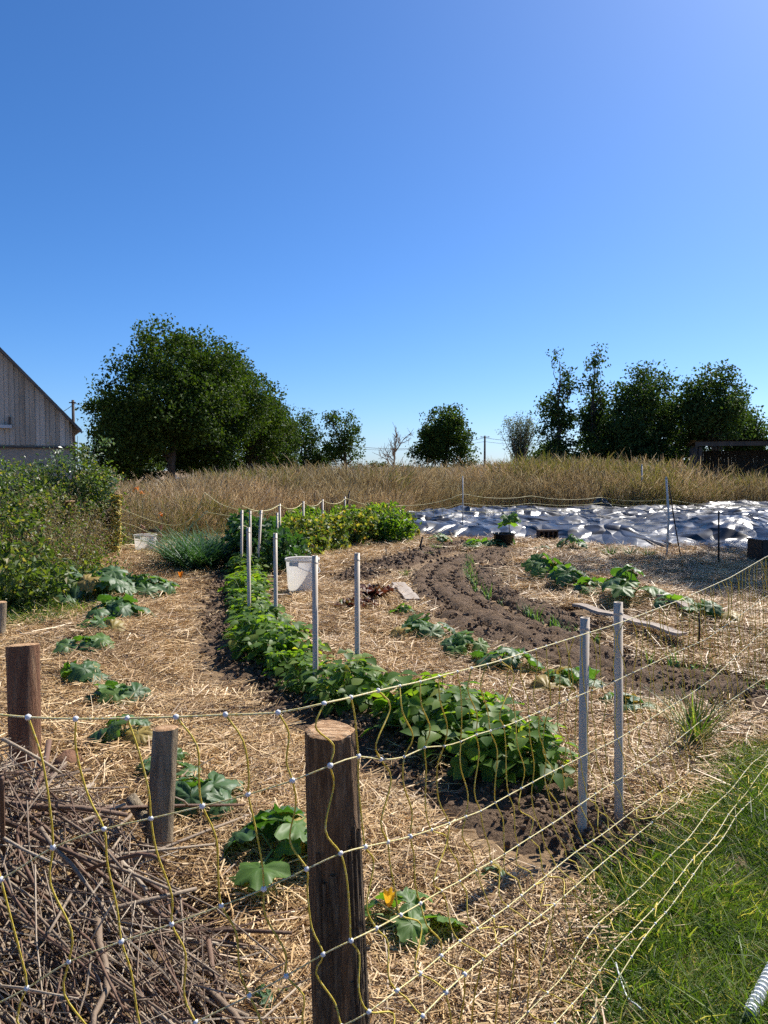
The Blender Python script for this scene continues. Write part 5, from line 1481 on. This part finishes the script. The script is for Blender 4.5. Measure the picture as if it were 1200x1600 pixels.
# ------------------------------------------------------------------ foreground electric netting
PATH = [(-1.25, 1.40), (-0.12, 1.47), (0.815, 2.965), (0.985, 3.13), (2.9, 5.75), (4.9, 8.45)]
PATH_S = np.concatenate([[0], np.cumsum([math.dist(a, b) for a, b in zip(PATH[:-1], PATH[1:])])])
PX = np.array([p[0] for p in PATH]); PY = np.array([p[1] for p in PATH])
def path(s): return np.interp(s, PATH_S, PX), np.interp(s, PATH_S, PY)
STR = [
 [(-300, 1112), (0, 1113), (50, 1124), (135, 1123), (212, 1122), (281, 1120), (344, 1117), (400, 1116), (455, 1112), (500, 1100), (546, 1090), (587, 1080), (624, 1072), (657, 1065), (690, 1056), (778, 1034), (800, 1027), (871, 1005), (935, 985), (970, 974), (1065, 938), (1145, 902), (1200, 870), (1300, 825)],
 [(-300, 1490), (15, 1362), (90, 1310), (175, 1290), (250, 1274), (322, 1257), (388, 1240), (448, 1222), (501, 1202), (551, 1181), (583, 1184), (612, 1191), (634, 1182), (663, 1168), (690, 1167), (717, 1161), (740, 1150), (772, 1141), (800, 1132), (880, 1098), (960, 1067), (1060, 1020), (1110, 998), (1200, 933), (1300, 880)],
 [(-300, 1690), (5, 1555), (80, 1507), (162, 1476), (238, 1451), (310, 1426), (377, 1401), (437, 1377), (488, 1352), (541, 1329), (585, 1320), (628, 1311), (663, 1301), (697, 1289), (728, 1277), (758, 1266), (785, 1250), (800, 1242), (860, 1210), (920, 1180), (975, 1153), (1085, 1085), (1120, 1060), (1200, 985), (1300, 930)],
 [(-100, 1800), (100, 1690), (295, 1597), (362, 1565), (422, 1537), (475, 1505), (528, 1478), (575, 1457), (617, 1435), (655, 1414), (690, 1393), (721, 1377), (751, 1358), (782, 1342), (800, 1330), (880, 1280), (950, 1232), (980, 1215), (1040, 1178), (1105, 1125), (1200, 1060), (1300, 990)],
 [(100, 1840), (435, 1640), (560, 1593), (600, 1562), (640, 1535), (675, 1508), (705, 1483), (765, 1440), (795, 1420), (843, 1382), (905, 1333), (955, 1300), (1010, 1258), (1130, 1180), (1200, 1130), (1300, 1050)],
 [(400, 1840), (560, 1690), (640, 1610), (715, 1535), (790, 1475), (860, 1425), (890, 1400), (940, 1357), (1035, 1280), (1100, 1230), (1200, 1150), (1300, 1080)],
]
OFFS = [0.0, 0.012, 0.03, 0.06, 0.11, 0.17]
SKEW = [0.0, 0.045, 0.035, 0.045, 0.05, 0.05]
net = thing('electric_netting', 'yellow corded fence netting with white knots across the foreground', 'netting', (PATH[1][0], PATH[1][1], 0))
NO = np.array([PATH[1][0], PATH[1][1], 0.0])
SP = 0.095
NC = int(PATH_S[-1] / SP)
right_n = np.array([0.83, -0.56])
NODE = []
cums = 0.0; SK = np.cumsum(SKEW)
for k, tr in enumerate(STR):
    tp = np.array(tr); row = []
    for i in range(NC):
        s = i * SP
        lw = np.clip((PATH_S[1] + 0.05 - s) / 0.3, 0, 1)     # 1 on the left run
        s2 = s + SK[k] * lw + rng.normal(0, 0.004)
        x, y = path(s2); o_ = OFFS[k] * (1 - lw)
        x += right_n[0] * o_; y += right_n[1] * o_
        px = 600 + FPX * x / y
        py = np.interp(px, tp[:, 0], tp[:, 1])
        z = D(px, py, y).z
        row.append(np.array([x, y, max(z, gz(x, y) + 0.03 - 0.004 * k)]))
    NODE.append(row)
for tr in ([(640, 1760), (740, 1690), (860, 1560), (925, 1475), (985, 1417), (1040, 1362), (1100, 1290), (1200, 1178), (1330, 1060)],
           [(700, 1840), (850, 1640), (880, 1600), (945, 1517), (985, 1478), (1040, 1412), (1130, 1300), (1200, 1205), (1330, 1090)],
           [(760, 1880), (905, 1640), (950, 1560), (1000, 1495), (1100, 1360), (1200, 1232), (1330, 1110)]):
    c = catmull([tuple(G(a, b_, 0.05).xy) for a, b_ in tr], 0.02)
    row = []
    for i in range(NC):
        x, y = path(i * SP)
        if y < PATH[1][1] + 0.12: row.append(None); continue
        d = np.abs((c[:, 0] - x) * 0.56 + (c[:, 1] - y) * 0.83)
        j = int(d.argmin())
        q = c[j]
        row.append(np.array([q[0], q[1], gz(q[0], q[1]) + 0.075 + 0.01 * math.sin(i * 1.1)]) if d[j] < 0.06 else None)
    NODE.append(row)
knots = []
def strand_obj(pts, rad, mat, parent, O_=NO, name='strand', sub=3):
    pts = [np.array(p) - O_ for p in pts]
    c = catmull(pts, np.linalg.norm(pts[1] - pts[0]) / sub + 1e-4)
    MB().tube(c, rad, 6, False).build(name, mat, parent, True)
for k, row in enumerate(NODE):
    run = [p for p in row if p is not None]
    if len(run) > 2:
        strand_obj(run, 0.00165 if k else 0.0021, M['cord'] if k == 0 and False else M['cord_pale'], net)
    for p in row:
        if p is not None: knots.append(p)
for i in range(NC):
    P = []; rr = np.random.default_rng(5000 + i)
    for k in range(len(NODE)):
        p = NODE[k][i]
        if p is None: break
        if P:
            q = P[-1]; tx_, ty_ = path(i * SP + 0.02); t0x, t0y = path(i * SP)
            tv = np.array([tx_ - t0x, ty_ - t0y, 0.0]); tv /= np.linalg.norm(tv)
            amp = (rr.normal(0.0, 0.020) + rr.choice([-1, 1]) * 0.012) * (0.55 if i * SP < PATH_S[1] else 1.0)
            out = rr.normal(0.0, 0.010)
            nv = np.array([right_n[0], right_n[1], 0.0])
            P.append(q + (p - q) * 0.3 + tv * amp + nv * out)
            P.append(q + (p - q) * 0.72 - tv * amp * rr.uniform(0.2, 0.9) + nv * out)
        P.append(p)
    if len(P) > 3: strand_obj(P, 0.0018 if i * SP > PATH_S[1] + 0.3 else 0.0019, M['cord'], net, name='cord', sub=4)
import bmesh
def knot_mesh(mat):
    bm = bmesh.new(); bmesh.ops.create_icosphere(bm, subdivisions=2, radius=0.0058)
    for v in bm.verts: v.co.z *= 0.85; v.co *= 1 + 0.08 * math.sin(v.co.x * 900 + v.co.y * 700)
    me = bpy.data.meshes.new('knot'); bm.to_mesh(me); bm.free()
    me.polygons.foreach_set('use_smooth', np.full(len(me.polygons), True)); me.materials.append(mat); return me
KM = knot_mesh(M['knot'])
def seen(p):
    a, b_ = proj(*p); return -20 < a < 1220 and b_ < 1620
knots = [p for p in knots if seen(p)]
knots.sort(key=lambda p: p[1])
for p in knots[:290]:
    link('knot', KM, net, tuple(p - NO), (rng.uniform(0, 3), rng.uniform(0, 3), 0), rng.uniform(0.85, 1.1) * (1.0 if p[1] < 1.7 else 0.72))
mb = MB()
kv = [tuple(v.co) for v in KM.vertices]; kf = [tuple(f.vertices) for f in KM.polygons]
for p in knots[290:]:
    mb.add([(v[0] * 0.75 + p[0] - NO[0], v[1] * 0.75 + p[1] - NO[1], v[2] * 0.75 + p[2]) for v in kv], kf)
mb.build('knots', M['knot'], net, True)['kind'] = 'stuff'

# ------------------------------------------------------------------ far netting round the back of the plot
fn = thing('fence_netting', 'thin yellow fence netting along the back of the garden', 'netting', D(437, 787, 12.7) * 0 + Vector((-1.6, 12.7, 0)))
FO = np.array([-1.6, 12.7, 0.0])
fp = [(378, 790, 10.9), (437, 789, 12.7), (474, 785, 13.8), (504, 782, 14.7), (541, 779, 17.5), (625, 790, 19.5), (723, 772, 20.5), (830, 775, 22.5), (940, 777, 24.5), (1041, 780, 24.0), (1190, 790, 22.5), (1290, 800, 21.0)]
TOP = [D(a, b_, d) for a, b_, d in fp]
for lev, (hh, rad) in enumerate(((1.0, 0.006), (0.72, 0.005), (0.48, 0.005), (0.26, 0.005), (0.08, 0.005))):
    P = []
    for a, b_ in zip(TOP[:-1], TOP[1:]):
        for k in range(5):
            f = k / 5; q = a.lerp(b_, f); g = gz(q.x, q.y); z = g + (q.z - g) * hh - 0.09 * 4 * f * (1 - f) * (0.3 + 0.7 * hh)
            P.append((q.x, q.y, z))
    strand_obj(P, rad, M['cord_pale'], fn, FO, sub=1)
for a, b_ in zip(TOP[:-1], TOP[1:]):
    n = max(3, int((b_ - a).length / 0.3))
    for k in range(n):
        f = k / n; q = a.lerp(b_, f); g = gz(q.x, q.y); w = rng.normal(0, 0.02)
        zt = g + (q.z - g) - 0.09 * 4 * f * (1 - f)
        MB().tube([(q.x - FO[0], q.y - FO[1], g + 0.03), (q.x - FO[0] + w, q.y - FO[1], (g + zt) / 2), (q.x - FO[0], q.y - FO[1], zt)], 0.0035, 4, False).build('cord', M['cord'], fn)
# loose netting sagging between the wrapped post and the leeks
ln = thing('slack_netting', 'slack yellow netting sagging from the wrapped post over the path', 'netting', on_ground(186, 869))
LO = np.array(on_ground(186, 869))
SL = [[(188, 795), (232, 812), (262, 820), (285, 819), (305, 802), (320, 770)], [(186, 815), (210, 822), (245, 836), (280, 833), (305, 815), (322, 798)], [(186, 828), (205, 842), (240, 846), (275, 838), (300, 822), (325, 798)],
      [(184, 850), (205, 858), (235, 861), (265, 855), (290, 842)], [(180, 860), (200, 870), (225, 875), (255, 874), (275, 868)], [(178, 862), (205, 876), (240, 881), (270, 879)], [(320, 770), (350, 790), (400, 800), (437, 789)], [(322, 800), (360, 806), (400, 808), (432, 800)]]
ROWS = []
for k, tr in enumerate(SL):
    d0, d1 = (13.4, 14.6)
    P = []
    for j, (a, b_) in enumerate(tr):
        d = on_ground(186, 869).y + (0.0 if k < 6 else 0.2)
        gy_ = on_ground(a, b_).y
        d = min(d, gy_ - 0.1)
        P.append(np.array(D(a, b_, d)))
    ROWS.append(P); strand_obj(P, 0.0055, M['cord_pale'], ln, LO, sub=6)
for k in range(5):
    A_ = catmull(ROWS[k], 0.16); B_ = catmull(ROWS[k + 1], 0.16)
    for j in range(1, min(len(A_), len(B_)) - 1, 1):
        jb = int(j / len(A_) * len(B_))
        if rng.uniform() < 0.8: MB().tube([A_[j] - LO, (A_[j] + B_[jb]) / 2 - LO + rng.normal(0, 0.02, 3), B_[jb] - LO], 0.0035, 4, False).build('cord', M['cord'], ln)
# the bundle wound round the post
wb = thing('netting_bundle', 'bundle of yellow netting wound round the post by the path', 'netting', on_ground(181, 869))
rr = np.random.default_rng(91)
for k in range(9):
    P = []
    for i in range(60):
        f = i / 59; a = f * rr.uniform(14, 20) + k; z = 0.06 + 1.0 * (f if k % 2 else 1 - f)
        q = 0.075 + 0.02 * math.sin(a * 1.7 + k) + rr.normal(0, 0.006)
        P.append((q * math.cos(a) + 0.035 * f * (1 if k % 2 else 0) + 0.035 * (1 - f) * (0 if k % 2 else 1), q * math.sin(a) - 0.02, z))
    MB().tube(P, 0.011, 5).build('cord', M['cord'], wb, True)

# white garden chair under the oaks
p = D(285, 742, 30.0); g = gz(p.x, 30.0)
ch = thing('garden_chair', 'small white slatted garden chair under the oaks', 'chair', (p.x, 30.0, g), 0.35)
H = p.z - g
for k in range(5): MB().box((0, 0.22 + 0.012 * k, 0.62 + k * (H - 0.66) / 4.5), (0.44, 0.02, 0.07)).build('back_slat', M['hose'], ch)
for s in (-1, 1):
    MB().box((s * 0.22, 0.24, H / 2), (0.04, 0.04, H)).build('back_leg', M['hose'], ch)
    MB().box((s * 0.22, -0.2, 0.3), (0.04, 0.04, 0.6)).build('front_leg', M['hose'], ch)
    MB().box((s * 0.24, 0.0, 0.72), (0.05, 0.5, 0.03)).build('armrest', M['hose'], ch)
for k in range(4): MB().box((0, -0.18 + 0.11 * k, 0.5), (0.46, 0.09, 0.02)).build('seat_slat', M['hose'], ch)
# orange flowers at the meadow edge
for k, (px, py) in enumerate([(213, 764), (221, 770), (252, 805)]):
    p = D(px, py, 15.6); g = gz(p.x, p.y)
    t = thing('orange_flower', ['upper left orange flower in the dry weeds', 'upper right orange flower in the dry weeds', 'lower orange flower in the dry weeds above the bucket'][k], 'flower', (p.x, p.y, g), group='orange flowers')
    MB().tube([(0, 0, 0), (0.02, 0, (p.z - g) * 0.6), (0, 0, p.z - g)], 0.006, 4).build('stem', M['stem'], t)
    V, F = leafcloud(np.random.default_rng(k).normal(0, 0.026, (14, 3)) + [0, 0, p.z - g], 0.06, np.random.default_rng(k), 1.0, 0.5); link('petals', np_mesh('petals', V, F, M['orange_flower']), t)
